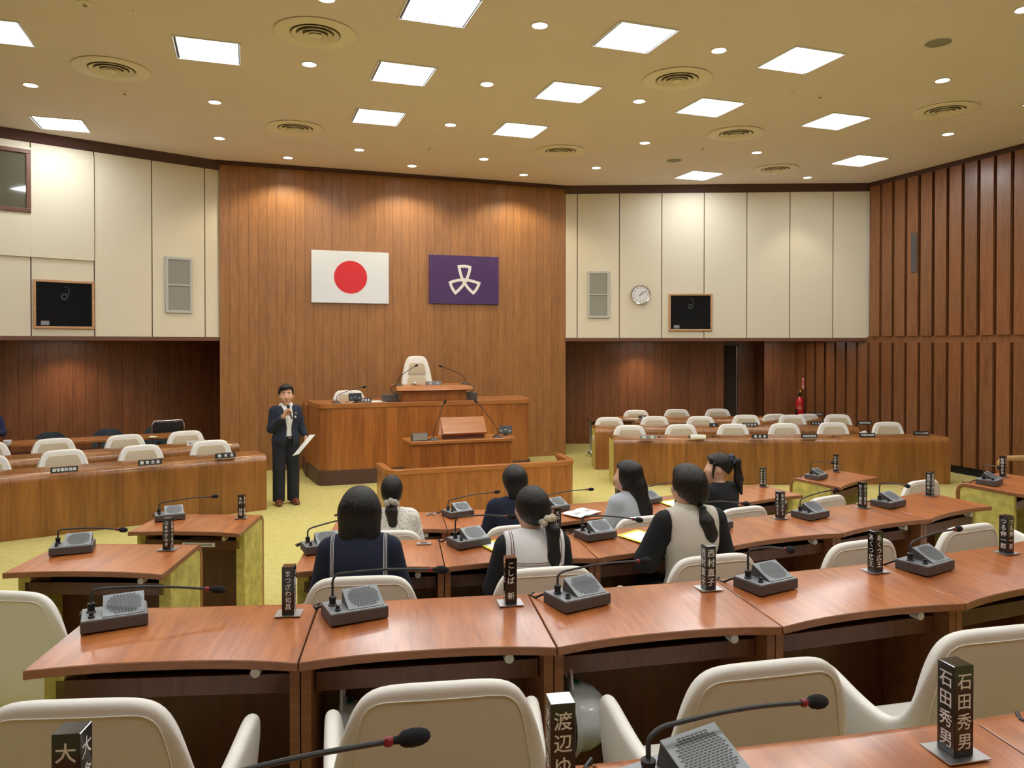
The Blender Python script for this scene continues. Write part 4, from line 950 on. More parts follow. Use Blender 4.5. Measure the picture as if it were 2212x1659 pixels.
sign(139, 1020, '選管事務局長', 14, 'black desk sign with six small characters on the front left bench', w_=.28, h_=.066, sz=.042)
sign(324, 1004, '教育次長', 12, 'black desk sign with four characters on the front left bench', w_=.27, h_=.066, sz=.044)
sign(487, 989, '教育長', 14, 'black desk sign with three characters at the right end of the front left bench', w_=.26, h_=.066, sz=.044)
sign(1641, 947, '副区長', -18, 'black desk sign with three characters on the front right bench', w_=.25, h_=.066, sz=.044)
sign(1748, 946, '企画経営部長', -18, 'black desk sign on the front right bench between the fourth and fifth chairs', w_=.25, h_=.066)
sign(1873, 944, '地域振興部長', -18, 'black desk sign on the front right bench left of its last chair', w_=.25, h_=.066)
sign(1990, 940, 'みどり土木部長', -18, 'black desk sign at the right end of the front right bench', w_=.25, h_=.066)
sign(1542, 922, '長', -18, 'black desk sign on the middle right bench, nearly hidden, one character in view', w_=.16, h_=.066)
sign(1620, 921, '総務部長', -18, 'black desk sign on the middle right bench behind the front third chair', w_=.27, h_=.066, sz=.044)
sign(1765, 918, '文化部長', -18, 'black desk sign on the middle right bench between its fifth and sixth chairs', w_=.25, h_=.066)
sign(1868, 917, '環境清掃部長', -18, 'black desk sign on the middle right bench right of all its chairs', w_=.25, h_=.066)
sign(1388, 904, '福', -18, 'black desk sign on the back right bench beside the first chair', w_=.16, h_=.06)
sign(1673, 900, '健康部長', -18, 'black desk sign on the back right bench under the first turned white chair', w_=.28, h_=.06)
sign(1763, 898, 'まちづ計部長', -18, 'black desk sign at the right end of the back right bench', w_=.28, h_=.06)
p = onz(1399, 948, BH); t = thing('desk_sign', 'grey glossy block sign on the front right bench beside the first chair', 'sign', (p.x, p.y, BH), R(-18))
mb = MB(); mb.box(-.12, .12, -.04, .04, 0, .055); obj('body', mb, M['grey_top'], t, bevel=.003)
mb = MB(); [mb.box(x, x + .05, -.042, -.04, .015, .045) for x in (-.09, .04)]; obj('white_mark', mb, M['white_ink'], t)
p = onz(1507, 947, BH); t = thing('desk_sign', 'white slanted card holder on the front right bench beside the second chair', 'sign', (p.x, p.y, BH), R(-18))
mb = MB(); mb.box(-.125, .125, -.04, .04, 0, .055); obj('body', mb, M['paper'], t, bevel=.008)
mb = MB(); mb.box(-.135, -.125, -.04, .04, 0, .05); obj('dark_end', mb, M['grey_side'], t)
for k, (px, py, s) in enumerate(((1424, 946, 'beside the grey block sign'), (1540, 945, 'beside the white card holder'), (1800, 945, 'left of the fifth chair'))):
    p = onz(px, py, BH); t = thing('earpiece', 'thin black headset cable on the front right bench ' + s, 'earphone', (p.x, p.y, BH), R(-18))
    mb = MB(); mb.tube([(-.10, 0, .005), (-.06, .01, .006), (0, -.01, .02), (.05, .01, .01), (.12, 0, .005)], .004, 6); obj('cable', mb, M['black'], t); mb = MB(); mb.ellipsoid((.0, 0, .016), (.018, .014, .014)); obj('earbud', mb, M['black'], t, smooth=True)
p = onz(424, 962, BH); t = thing('paper_card', 'white folded card on the middle left bench', 'card', (p.x, p.y, BH), R(14))
mb = MB(); mb.box(-.13, .13, -.004, .004, 0, .075); obj('card', mb, M['paper'], t); mb = MB(); mb.box(-.10, -.07, -.0055, -.004, .02, .05); obj('printed_mark', mb, M['grey_print'], t)
sheet('sheet_of_paper', [onz(318, 945, .795), onz(334, 945.5, .795), onz(343, 943, .795), onz(326, 942, .795)], 'yellow-edged sheet on the left back table', M['yellow_paper'], inner=M['paper'])
p = onz(16, 962, .79); t = thing('white_cup', 'white cup and folded cloth on the left back table at the picture edge', 'cup', (p.x, p.y, .79))
mb = MB(); mb.lathe([(.03, 0), (.05, .03), (.052, .075), (.045, .075), (.04, .03), (.002, .01)], 20, caps=False); obj('bowl', mb, M['paper'], t, smooth=True)
mb = MB(); mb.box(-.20, -.02, -.06, .06, 0, .02); obj('cloth', mb, M['paper'], t, bevel=.008)

# wheeled folding table in the right recess
p = Vector((7.0, 13.98, 0)); t = thing('wheeled_table', 'dark folding table on castors beside the right benches near the wood wall', 'table', p, R(-18))
mb = MB(); mb.box(-.45, .45, -.25, .25, .70, .73); obj('tabletop', mb, M['desk_panel'], t, bevel=.004)
mb = MB(); mb.box(-.4, .4, -.02, .0, .38, .68); obj('modesty_board', mb, M['grey_side'], t)
for s_ in (-1, 1):
    mb = MB(); mb.box(s_ * .40 - .02, s_ * .40 + .02, -.02, .02, .06, .70); obj('leg', mb, M['steel'], t)
    mb = MB(); mb.box(s_ * .40 - .02, s_ * .40 + .02, -.25, .25, .07, .10); obj('foot', mb, M['light_edge'], t, bevel=.006)
    for y in (-.22, .22): mb = MB(); mb.lathe([(.002, -.012), (.033, -.012), (.036, 0), (.033, .012), (.002, .012)], 16, T=Matrix.Translation((s_ * .40, y, .036)) @ Matrix.Rotation(pi / 2, 4, 'Y')); obj('castor', mb, M['black'], t, smooth=True)

# fire extinguisher and its sign
p = Vector((XR - .22, 13.85, 0)); t = thing('fire_extinguisher', 'red fire extinguisher against the far end of the slatted wall', 'extinguisher', (p.x, p.y, .62))
mb = MB(); mb.lathe([(.002, 0), (.075, 0), (.085, .02), (.085, .36), (.07, .42), (.035, .45), (.025, .47), (.002, .47)], 24); obj('tank', mb, M['red'], t, smooth=True)
mb = MB(); mb.lathe([(.002, .47), (.025, .47), (.025, .52), (.002, .52)], 14); mb.box(-.02, .02, -.10, .05, .52, .54); mb.tube([(0, .04, .53), (0, -.11, .60)], .010, 8); obj('valve_handle', mb, M['black'], t)
mb = MB(); mb.tube([(0, .03, .50), (.08, .05, .44), (.10, .04, .25), (.095, .03, .08)], .013, 8); obj('hose', mb, M['black'], t, smooth=True)
mb = MB(); mb.ellipsoid((0, -.02, .585), (.02, .02, .02)); obj('safety_pin', mb, M['yellow_paper'], t)
mb = MB(); mb.add([(-.0865 * cos(a) * 1.0, -.0865 * sin(a), z) for z in (.20, .29) for a in [R(x) for x in range(20, 100, 16)]], [(i, i + 1, 6 + i - 1 + 0, 5 + i) for i in range(4)]); obj('label_sticker', mb, M['oak'], t)
mb = MB(); mb.box(-.13, .13, -.13, .13, -.62, -.60); mb.box(-.10, -.08, -.02, .02, -.60, .2); mb.box(.08, .10, -.02, .02, -.60, .2); mb.box(-.1, .1, -.1, .1, -.01, 0); obj('stand', mb, M['black'], t)
q0 = onpl(1735.5, 822, (XR - .095, 0, 0), (1, 0, 0)); t = thing('extinguisher_sign', 'narrow red vertical sign with three white characters above the extinguisher', 'sign', (XR - .096, q0.y, q0.z), R(-90) )
mb = MB(); mb.box(-.045, .045, -.008, 0, -.19, .06); obj('plate', mb, M['red'], t)
mb = MB(); letters(mb, '消火器', (0, -.0088, .02), (1, 0, 0), (0, 0, 1), .075, .08); obj('lettering', mb, M['white_ink'], t, stuff=True)

# wooden handrail at the right edge
hp0 = atd(2160, 992, 9.3); hz = hp0.z
t = thing('handrail', 'pale wooden handrail standing behind the prism at the right picture edge', 'handrail', (hp0.x, hp0.y, 0), R(-12))
mb = MB(); mb.tube([(0.02, 0, hz - .10), (.0, 0, hz - .04), (.03, 0, hz), (.10, 0, hz + .01), (1.2, 0, hz + .01)], .032, 12); obj('rail', mb, M['handrail'], t, smooth=True)
for x in (.03, 1.15): mb = MB(); mb.tube([(x, 0, hz - .03), (x, 0, 0)], .02, 10); obj('post', mb, M['handrail'] if x < 1 else M['steel'], t, smooth=True)

# ---------------------------------------------------------------- the presiding dais
t = thing('presiding_dais', 'high wooden presiding desk on a dark brown plinth before the wood wall', 'desk', (0, 0, 0)); dais = t
def rpoly(pts, r, n=6):
    out = []; m = len(pts)
    for i in range(m):
        a, b, c = Vector(pts[i - 1]), Vector(pts[i]), Vector(pts[(i + 1) % m]); rr = r[i] if isinstance(r, (list, tuple)) else r
        if rr <= 0: out.append(tuple(b)); continue
        u, v = (a - b).normalized(), (c - b).normalized()
        for k in range(n + 1):
            f = k / n; out.append(tuple(b + u * rr * (1 - f) ** 2 + v * rr * f ** 2))
    return out
DX0, DX1, DY0, DY1, DZ = 1.12, 4.73, 12.46, 13.42, 1.30
poly = rpoly([(DX0, DY0), (DX1, DY0), (DX1 + .14, DY1), (DX0 - .10, DY1)], [.16, .16, 0, 0])
mb = MB(); mb.prism(poly, 0, .235); obj('plinth', mb, M['rubber'], t)
polyi = rpoly([(DX0 + .02, DY0 + .02), (DX1 - .02, DY0 + .02), (DX1 + .12, DY1), (DX0 - .08, DY1)], [.16, .16, 0, 0])
mb = MB(); mb.prism(polyi, .235, DZ - .075); obj('body', mb, M['dais_wood'], t)
n = 18; s = (DX1 - DX0 - .36) / n; mb = MB(); mb.box(.001, s - .001, -.006, .01, .235, DZ - .075); me = mb.mesh('front_plank', M['dais_wood'])
for i in range(n): obj('front_plank', me, None, t, loc=(DX0 + .18 + i * s, DY0 + .02, 0))
polyo = rpoly([(DX0, DY0), (DX1, DY0), (DX1 + .14, DY1), (DX0 - .10, DY1)], [.16, .16, 0, 0])
mb = MB(); mb.prism(polyo, DZ - .075, DZ); obj('top_board', mb, M['dais_trim'], t, bevel=.006)
for sg, x in ((1, DX0 - .10), (-1, DX1 + .14)):
    mb = MB(); mb.box(min(x, x + sg * .22), max(x, x + sg * .22), DY1, 14.30, .235, 1.21); obj('side_wing', mb, M['dais_wood'], t)
    mb = MB(); mb.box(min(x - sg * .02, x + sg * .22), max(x - sg * .02, x + sg * .22), DY1, 14.30, 0, .235); obj('plinth', mb, M['rubber'], t)
mb = MB(); mb.box(DX0 + .1, DX1 - .05, DY1 + .02, 14.3, 0, .42); mb.box(2.2, 3.7, DY1 + .02, 14.3, .42, .80); obj('platform', mb, M['carpet'], t)
# upper reading desk of the president
t = thing('upper_lectern', 'small wooden desk raised on the dais before the high-backed chair', 'desk', (3.03, 12.56, DZ))
mb = MB(); mb.box(-.55, .55, 0, .62, 0, .17); obj('pedestal', mb, M['dais_wood'], t, bevel=.006)
mb = MB(); pr = [(-.04, .17), (-.09, .185), (-.075, .205), (-.045, .235), (-.02, .262), (.62, .262), (.62, .17)]
mb.add([(x, y, z) for x in (-.655, .655) for y, z in pr], [tuple(range(7)), tuple(range(13, 6, -1))] + [(i, (i + 1) % 7, 7 + (i + 1) % 7, 7 + i) for i in range(7)]); obj('moulded_top', mb, M['dais_trim'], t, smooth=True)
# tall chair, clerk's chair
tp_ = make_chair('high_backed_chair', '', tall=True); tp_.place((3.05, 13.82, .80), pi, 'tall white and cream presiding chair above the raised desk', None)
pz = onz(757, 843, 1.45); chairp.place((pz.x, pz.y - .02, .52), pi, 'white armchair behind the small black monitor on the presiding desk', 'white leather swivel armchairs')
# questioner's box with its lectern
t = thing('lectern_desk', 'wooden box desk with rounded corners standing before the presiding desk', 'desk', (3.00, 10.66, 0))
BZ = .875
poly = rpoly([(-.77, 0), (.77, 0), (.77, .50), (-.77, .50)], [.12, .12, .02, .02]); mb = MB(); mb.prism(poly, 0, BZ - .05); obj('body', mb, M['dais_wood'], t, smooth=True)
poly = rpoly([(-.80, -.03), (.80, -.03), (.80, .53), (-.80, .53)], [.14, .14, .03, .03]); mb = MB(); mb.prism(poly, BZ - .045, BZ); obj('top_board', mb, M['dais_trim'], t, bevel=.006)
n = 8; s = 1.28 / n; mb = MB(); mb.box(.001, s - .001, -.006, .01, .01, BZ - .05); me = mb.mesh('front_plank', M['desk_panel'] if False else M['dais_wood'])
for i in range(n): obj('front_plank', me, None, t, loc=(-.64 + i * s, 0, 0))
t = thing('sloped_lectern', 'sloped wooden reading lectern standing on the box desk', 'lectern', (3.05, 10.80, BZ))
pr = [(.0, .05), (-.03, .065), (-.045, .085), (-.02, .105), (.01, .15), (.14, .30), (.17, .30), (.17, .05)]
mb = MB(); mb.add([(x, y, z) for x in (-.33, .33) for y, z in pr], [tuple(range(8)), tuple(range(15, 7, -1))] + [(i, (i + 1) % 8, 8 + (i + 1) % 8, 8 + i) for i in range(8)]); obj('reading_board', mb, M['dais_trim'], t)
mb = MB(); mb.box(-.30, .30, .0, .17, 0, .05); obj('base', mb, M['desk_panel'], t)
mb = MB(); mb.add([(-.39, .02, .06), (-.33, .01, .06), (-.33, .17, .06), (-.37, .17, .06), (-.34, .12, .27), (-.33, .14, .29), (-.33, .17, .28), (-.34, .17, .27)], [(0, 3, 2, 1), (4, 5, 6, 7), (0, 1, 5, 4), (2, 3, 7, 6), (1, 2, 6, 5), (3, 0, 4, 7)]); obj('side_cheek', mb, M['dais_trim'], t)
# low curved wall in front
t = thing('low_screen', 'low curved wooden enclosure wall before the box desk', 'partition', (0, 0, 0)); LZ = .63
outer = [(1.72, 10.50)] + rpoly([(1.72, 10.50), (1.74, 9.80), (4.38, 9.80), (4.44, 10.50)], [0, .2, .2, 0])[1:-1] + [(4.44, 10.50)]
def offs(P, k):
    out = []
    for i, p in enumerate(P):
        a = Vector(P[max(0, i - 1)]); b = Vector(P[min(len(P) - 1, i + 1)]); d = (b - a).normalized(); out.append(tuple(Vector(p) + Vector((-d.y, d.x)) * k))
    return out
inn = offs(outer, .06); mb = MB(); mb.prism(outer + inn[::-1], 0, LZ - .065); obj('curved_panel', mb, M['dais_wood'], t)
o2_ = offs(outer, -.012); i2 = offs(outer, .085); mb = MB(); mb.prism(o2_ + i2[::-1], LZ - .065, LZ); obj('cap_rail', mb, M['dais_trim'], t, bevel=.006)
n = 13; s = (4.17 - 1.95) / n; mb = MB(); mb.box(.001, s - .001, -.005, .01, .0, LZ - .066); me = mb.mesh('front_plank', M['dais_wood'])
for i in range(n): obj('front_plank', me, None, t, loc=(1.95 + i * s, 9.80, 0))

def goose(p, head, label, rz=0, h=.0, mb_base=True, lean=None):
    t = thing('gooseneck_microphone', label, 'microphone', p, rz); inv = (Matrix.Translation(p) @ Matrix.Rotation(rz, 4, 'Z')).inverted()
    mb = MB(); mb.add([(-.075, -.06, 0), (.075, -.06, 0), (.075, .06, 0), (-.075, .06, 0), (-.03, -.02, .035), (.03, -.02, .035), (.03, .03, .035), (-.03, .03, .035)], [(0, 3, 2, 1), (4, 5, 6, 7), (0, 1, 5, 4), (2, 3, 7, 6), (1, 2, 6, 5), (3, 0, 4, 7)]); obj('base', mb, M['black'], t, bevel=.006)
    P0 = Vector(p) + Vector((0, 0, .03)); H_ = Vector(head); pts = [P0, P0 + Vector((0, 0, .05))]
    c = P0 + Vector((0, 0, .14)); A = pts[-1]
    for k in range(1, 9): u = k / 8; pts.append(A * (1 - u) ** 2 + c * 2 * u * (1 - u) + H_ * u * u)
    mb = MB(); mb.tube([inv @ v for v in pts], .0055, 8); obj('gooseneck', mb, M['black'], t, smooth=True)
    d = (pts[-1] - pts[-2]).normalized(); mb = MB(); mb.tube([inv @ (H_ + d * x) for x in (-.03, -.02, .0, .03, .04)], [.008, .016, .018, .016, .006], 14); obj('foam_head', mb, M['foam'], t, smooth=True)
    return t
def onp(px, py, Y): return onpl(px, py, (0, Y, 0), (0, 1, 0))
UZ = DZ + .263
goose((2.43, 12.63, UZ), onp(899, 790, 12.75), 'left gooseneck microphone on the raised presiding desk')
goose((3.58, 12.63, UZ), onp(952, 791, 12.75), 'right gooseneck microphone on the raised presiding desk')
goose((1.42, 12.60, DZ), onp(786, 836, 12.70), 'gooseneck microphone before the left armchair on the presiding desk')
goose((2.57, 10.75, BZ), onp(961, 869, 10.9), 'left gooseneck microphone beside the sloped lectern')
goose((3.54, 10.75, BZ), onp(1028, 867, 10.9), 'right gooseneck microphone beside the sloped lectern')
# objects on the dais
for x, s in ((2.30, 'left'), (3.66, 'right')):
    t = thing('loudspeaker', 'dark grey loudspeaker on the presiding desk %s of the raised desk' % s, 'speaker', (x, 12.62, DZ)); mb = MB(); mb.box(-.13, .13, 0, .16, 0, .12); obj('casing', mb, M['grey_side'], t, bevel=.01); mb = MB(); mb.box(-.115, .115, -.004, 0, .012, .108); obj('grille', mb, M['grey_side'], t)
for sg, s in ((-1, 'left'), (1, 'right')):
    t = thing('cable_loop', 'black cable looping under the %s end of the raised desk' % s, 'cable', (2.98 + sg * .60, 12.50, UZ - .005)); mb = MB()
    mb.tube([(sg * -.03, .1, .01), (sg * .05, .02, .015), (sg * .11, -.03, -.03), (sg * .09, -.04, -.09), (sg * .02, -.03, -.125), (sg * -.05, .0, -.13)], .007, 8); obj('cable', mb, M['black'], t, smooth=True)
def monitor(p, rz, label, tilt=12, w_=.19, h_=.125):
    t = thing('small_monitor', label, 'monitor', p, rz); T = Matrix.Translation((0, 0, .03)) @ Matrix.Rotation(R(-tilt), 4, 'X')
    mb = MB(); mb.box(-w_ / 2, w_ / 2, -.01, .015, 0, h_, T=T); obj('housing', mb, M['black'], t, bevel=.004)
    mb = MB(); [mb.box(a, b, -.0115, -.01, c, d, T=T) for a, b, c, d in ((-.08, -.05, .035, .055), (.05, .08, .035, .055), (-.02, .02, .055, .066))]; obj('printed_mark', mb, M['grey_top'], t)
    mb = MB(); mb.lathe([(.002, 0), (.045, 0), (.04, .012), (.012, .02), (.012, .05), (.002, .05)], 18); mb.tube([(-.07, .02, .05), (-.12, .0, .02), (-.16, .03, .006)], .005, 6); obj('stand', mb, M['black'], t)
monitor((1.72, 12.60, DZ), R(5), 'small black monitor at the left end of the presiding desk', w_=.21)
monitor((3.72, 10.92, BZ), R(-18), 'small black tablet screen at the right end of the box desk', tilt=25)
sign(786, 869, '事務局長', 0, 'black desk sign with four characters on the presiding desk', zt=DZ, w_=.24, h_=.07, sz=.048)
sheet('sheet_of_paper', [(1.98, 12.56, DZ + .002), (2.22, 12.56, DZ + .002), (2.16, 12.90, DZ + .002), (1.92, 12.90, DZ + .002)], 'white sheet on the presiding desk right of the black desk sign', M['paper'])
t = thing('desk_sign', 'silver grey nameplate with white marks on the raised presiding desk', 'sign', (3.02, 12.60, UZ)); mb = MB(); mb.box(-.13, .13, -.03, .04, 0, .062); obj('body', mb, M['grey_top'], t, bevel=.004)
mb = MB(); letters(mb, '議長', (-.06, -.0315, .03), (1, 0, 0), (0, 0, 1), .045, .12, vertical=False); obj('lettering', mb, M['white_ink'], t)
t = thing('desk_bell', 'small silver bell on the raised presiding desk', 'bell', (2.70, 12.62, UZ)); mb = MB(); mb.lathe([(.035, 0), (.035, .012), (.02, .022), (.028, .035), (.022, .052), (.002, .06)], 20); obj('dome', mb, M['chrome'], t, smooth=True); mb = MB(); mb.box(-.07, .10, -.03, .03, 0, .006); obj('tray', mb, M['brown_leather'], t)
t = thing('loudspeaker', 'grey box loudspeaker at the left end of the box desk', 'speaker', (2.37, 10.72, BZ)); mb = MB(); mb.box(-.115, .115, 0, .10, 0, .105); obj('casing', mb, M['grey_speaker'] if False else M['grey_side'], t, bevel=.008); mb = MB(); mb.box(-.105, .105, -.004, 0, .008, .097); obj('grille', mb, M['grey_cloth2'], t)

# ---------------------------------------------------------------- people: smooth bodies grown from a distance field
def cap(a, b, ra, rb=None, k=.03): return ('c', np.array(a, float), np.array(b, float), ra, ra if rb is None else rb, k)
def ell(c, r, k=.03, rot=None): return ('e', np.array(c, float), np.array(r, float), rot, k)
def _ev(p, X):
    if p[0] == 'c':
        a, b, ra, rb = p[1:5]; d = b - a; t = np.clip(((X - a) @ d) / max(1e-9, d @ d), 0, 1)
        return np.linalg.norm(X - a - t[..., None] * d, axis=-1) - (ra + (rb - ra) * t)
    c, r, rot = p[1:4]; Y = X - c
    if rot is not None: Y = Y @ rot
    q_ = np.linalg.norm(Y / r, axis=-1); g = np.linalg.norm(Y / r ** 2, axis=-1) + 1e-9
    return q_ * (q_ - 1) / g
def _bb(p):
    if p[0] == 'c': m = max(p[3], p[4]); return np.minimum(p[1], p[2]) - m, np.maximum(p[1], p[2]) + m
    m = p[2] if p[3] is None else np.full(3, p[2].max()); return p[1] - m, p[1] + m
def grow(prims, vox=.01, cuts=(), name='body', mat=None, parent=None, carve=(), pad=.03):
    bbs = [_bb(p) for p in prims]; lo = np.min([b[0] for b in bbs], 0) - pad; hi = np.max([b[1] for b in bbs], 0) + pad
    n = np.ceil((hi - lo) / vox).astype(int) + 1; ax = [lo[i] + vox * np.arange(n[i]) for i in range(3)]
    f = np.full(n, 1.0)
    for p, (a, b) in zip(prims, bbs):
        k = p[-1]; m = k + 2.5 * vox; i0 = np.maximum(0, np.floor((a - m - lo) / vox).astype(int)); i1 = np.minimum(n, np.ceil((b + m - lo) / vox).astype(int) + 1)
        sl = tuple(slice(i0[j], i1[j]) for j in range(3)); G = np.stack(np.meshgrid(*[ax[j][sl[j]] for j in range(3)], indexing='ij'), -1)
        d = _ev(p, G); c = f[sl]; h = np.maximum(k - np.abs(c - d), 0) / k; f[sl] = np.minimum(c, d) - h * h * k * .25
    if cuts or carve:
        G = np.stack(np.meshgrid(*ax, indexing='ij'), -1)
        for nx, ny, nz, dd in cuts: f = np.maximum(f, G[..., 0] * nx + G[..., 1] * ny + G[..., 2] * nz - dd)
        for fn in carve: f = np.maximum(f, fn(G))
    # surface nets
    s = f < 0; c8 = [s[i:n[0] - 1 + i, j:n[1] - 1 + j, k:n[2] - 1 + k] for i in (0, 1) for j in (0, 1) for k in (0, 1)]
    cnt = sum(c.astype(np.int8) for c in c8); act = (cnt > 0) & (cnt < 8); idx = -np.ones(act.shape, int); ids = np.argwhere(act); idx[act] = np.arange(len(ids))
    acc = np.zeros((len(ids), 3)); w_ = np.zeros(len(ids)); cor = [(i, j, k) for i in (0, 1) for j in (0, 1) for k in (0, 1)]
    for a in range(8):
        for b in range(a + 1, 8):
            if sum(abs(cor[a][q_] - cor[b][q_]) for q_ in range(3)) != 1: continue
            fa = f[ids[:, 0] + cor[a][0], ids[:, 1] + cor[a][1], ids[:, 2] + cor[a][2]]; fb = f[ids[:, 0] + cor[b][0], ids[:, 1] + cor[b][1], ids[:, 2] + cor[b][2]]
            m = (fa < 0) != (fb < 0); t = np.where(m, fa / np.where(m, fa - fb, 1), 0)
            pt = np.array(cor[a]) + t[:, None] * (np.array(cor[b]) - np.array(cor[a])); acc += pt * m[:, None]; w_ += m
    V = lo + vox * (ids + acc / w_[:, None]); Q = []
    for axi in range(3):
        o = [q_ for q_ in range(3) if q_ != axi]; sa = [slice(0, -1) if q_ == axi else slice(1, -1) for q_ in range(3)]; sb = [slice(1, None) if q_ == axi else slice(1, -1) for q_ in range(3)]
        A = s[tuple(sa)]; B = s[tuple(sb)]; e = np.argwhere(A != B)
        if not len(e): continue
        flip = A[tuple(e.T)]; base = e.copy(); base[:, o[0]] += 1; base[:, o[1]] += 1
        cs = []
        for da, db_ in ((-1, -1), (0, -1), (0, 0), (-1, 0)):
            c = base.copy(); c[:, o[0]] += da; c[:, o[1]] += db_; cs.append(idx[tuple(c.T)])
        q4 = np.stack(cs, 1)
        if axi == 1: flip = ~flip
        q4[~flip] = q4[~flip][:, ::-1]; Q.append(q4)
    Q = np.concatenate(Q); Q = Q[(Q >= 0).all(1)]
    me = bpy.data.meshes.new(name); me.from_pydata(V.tolist(), [], Q.tolist()); me.materials.append(mat); me.polygons.foreach_set('use_smooth', [True] * len(me.polygons)); me.update()
    o = bpy.data.objects.new(name, me); COL.objects.link(o)
    if parent: o.parent = parent
    sm = o.modifiers.new('smooth', 'SMOOTH'); sm.factor = .5; sm.iterations = 2
    return o
def yawed(prims, yaw, cx=0, cy=0, tilt=0):
    a = R(yaw); Mz = np.array([[cos(a), -sin(a), 0], [sin(a), cos(a), 0], [0, 0, 1]]); out = []; c0 = np.array([cx, cy, 0])
    for p in prims:
        if p[0] == 'c': out.append(('c', Mz @ (p[1] - c0) + c0, Mz @ (p[2] - c0) + c0) + p[3:])
        else:
            rot = Mz if p[3] is None else Mz @ p[3]; out.append(('e', Mz @ (p[1] - c0) + c0, p[2], rot, p[4]))
    return out
def head_prims(z, y, s=1.0):
    """head whose crown is at z, centred on y, facing +Y"""
    c = z - .118 * s
    P = [ell((0, y - .012, c + .012), (.076 * s, .094 * s, .104 * s), .03), ell((0, y + .022 * s, c - .050 * s), (.056 * s, .068 * s, .070 * s), .04),
         cap((0, y + .083 * s, c + .004), (0, y + .100 * s, c - .032 * s), .010 * s, .013 * s, .018), cap((-.020 * s, y + .078 * s, c - .070 * s), (.020 * s, y + .078 * s, c - .070 * s), .010 * s, None, .012),
         ell((0, y + .066 * s, c - .100 * s), (.022 * s, .020 * s, .016 * s), .03)]
    for sx in (-1, 1):
        P += [ell((sx * .078 * s, y - .008, c - .018 * s), (.009 * s, .020 * s, .032 * s), .008), ell((sx * .040 * s, y + .062 * s, c - .030 * s), (.024 * s, .02 * s, .024 * s), .03)]
    return P
def fingers(h, d, up, s=1.0, curl=.5, side=1, k=.006):
    """five fingers from palm centre h, pointing along d, curling towards -up"""
    d = Vector(d).normalized(); up = Vector(up); up = (up - d * up.dot(d)).normalized(); lat = d.cross(up) * side; h = Vector(h); P = []
    P.append(ell(h, (.040 * s, .045 * s, .016 * s), .015, rot=np.array([list(lat), list(d), list(up)]).T))
    for i, (off_, ln) in enumerate(((-.030, .066), (-.010, .076), (.010, .072), (.029, .056))):
        a = h + lat * off_ * s + d * .034 * s; p1 = a + (d * cos(curl * .6) - up * sin(curl * .6)) * ln * .45 * s; p2 = p1 + (d * cos(curl * 1.7) - up * sin(curl * 1.7)) * ln * .33 * s; p3 = p2 + (d * cos(curl * 2.8) - up * sin(curl * 2.8)) * ln * .26 * s
        r = .0088 * s; P += [cap(a, p1, r, r * .95, k), cap(p1, p2, r * .95, r * .88, k), cap(p2, p3, r * .88, r * .75, k)]
    a = h - lat * .030 * s - d * .020 * s; p1 = a - lat * .026 * s + d * .018 * s - up * .012 * s; p2 = p1 + d * .028 * s + lat * .004 * s - up * .018 * s
    P += [cap(a, p1, .012 * s, .0105 * s, .010), cap(p1, p2, .0105 * s, .0085 * s, k)]
    return P
def seg(cond): return lambda G: cond(G[..., 0], G[..., 1], G[..., 2])

# ---- the standing speaker
MX, MY = .568, 11.266
man = thing('person', 'standing person in dark navy suit and white shirt speaking into a handheld microphone', 'person', (MX, MY, 0), R(189))
rh = Vector((.035, .215, 1.315)); lh = Vector((-.255, .10, .905))
body = [ell((0, 0, .98), (.150, .11, .12), .06), cap((0, .0, 1.0), (0, -.005, 1.22), .12, .13, .06), ell((0, -.005, 1.24), (.155, .112, .14), .06), cap((-.12, -.01, 1.318), (.12, -.01, 1.318), .045, None, .04), cap((0, -.01, 1.35), (0, .012, 1.47), .060, .056, .03)]
for sx in (-1, 1):
    body += [cap((sx * .09, 0, .92), (sx * .105, .01, .50), .088, .058, .04), cap((sx * .105, .01, .50), (sx * .105, -.01, .10), .055, .040, .03), cap((sx * .105, -.02, .05), (sx * .12, .13, .035), .038, .03, .03)]
body += [cap((.15, -.01, 1.31), (.205, .02, 1.08), .048, .040, .04), cap((.205, .02, 1.08), (.075, .19, 1.25), .042, .028, .02), cap((.075, .19, 1.25), tuple(rh), .026, .024, .02)]
body += [cap((-.15, -.01, 1.31), (-.215, -.01, 1.08), .048, .040, .04), cap((-.215, -.01, 1.08), (-.25, .06, .97), .042, .030, .02), cap((-.25, .06, .97), tuple(lh), .027, .024, .02)]
body += fingers(rh, (-.75, .35, .45), (.1, -.9, .3), 1.0, .95, 1) + fingers(lh, (-.15, .35, -1), (-1, .1, 0), 1.0, .35, -1)
HS = 1.20; HY = .02; HYAW = -10
body += yawed(head_prims(1.680, HY, HS), HYAW, 0, HY)
grow(body, .0065, name='body', mat=M['skin'], parent=man)
hz_ = 1.680 - .118 * HS
def yv(x, y, z):
    a = R(HYAW); x *= HS; y *= HS; return (x * cos(a) - y * sin(a), x * sin(a) + y * cos(a) + HY, hz_ + z * HS)
a_ = R(HYAW); fwd = lambda x, y: (-sin(a_) * x + cos(a_) * (y - HY)) / HS
hr = yawed([ell((0, HY - .010, hz_ + .028), (.090 * HS, .106 * HS, .112 * HS), .02), ell((.018, HY + .060, hz_ + .108), (.062, .045, .030), .03), ell((-.035, HY + .050, hz_ + .112), (.05, .045, .024), .03)], HYAW, 0, HY)
lat = lambda x, y: (cos(a_) * x + sin(a_) * (y - HY)) / HS
def manhair(x, y, z):
    f, l_ = fwd(x, y), lat(x, y); line = hz_ + .088 - np.clip((l_ + .02) * .35, -.01, .03) - np.clip(np.abs(l_) - .055, 0, .05) * 1.2
    return np.maximum(np.minimum(f - .030, line - z), np.minimum(f - .004, (hz_ + .012) - z))
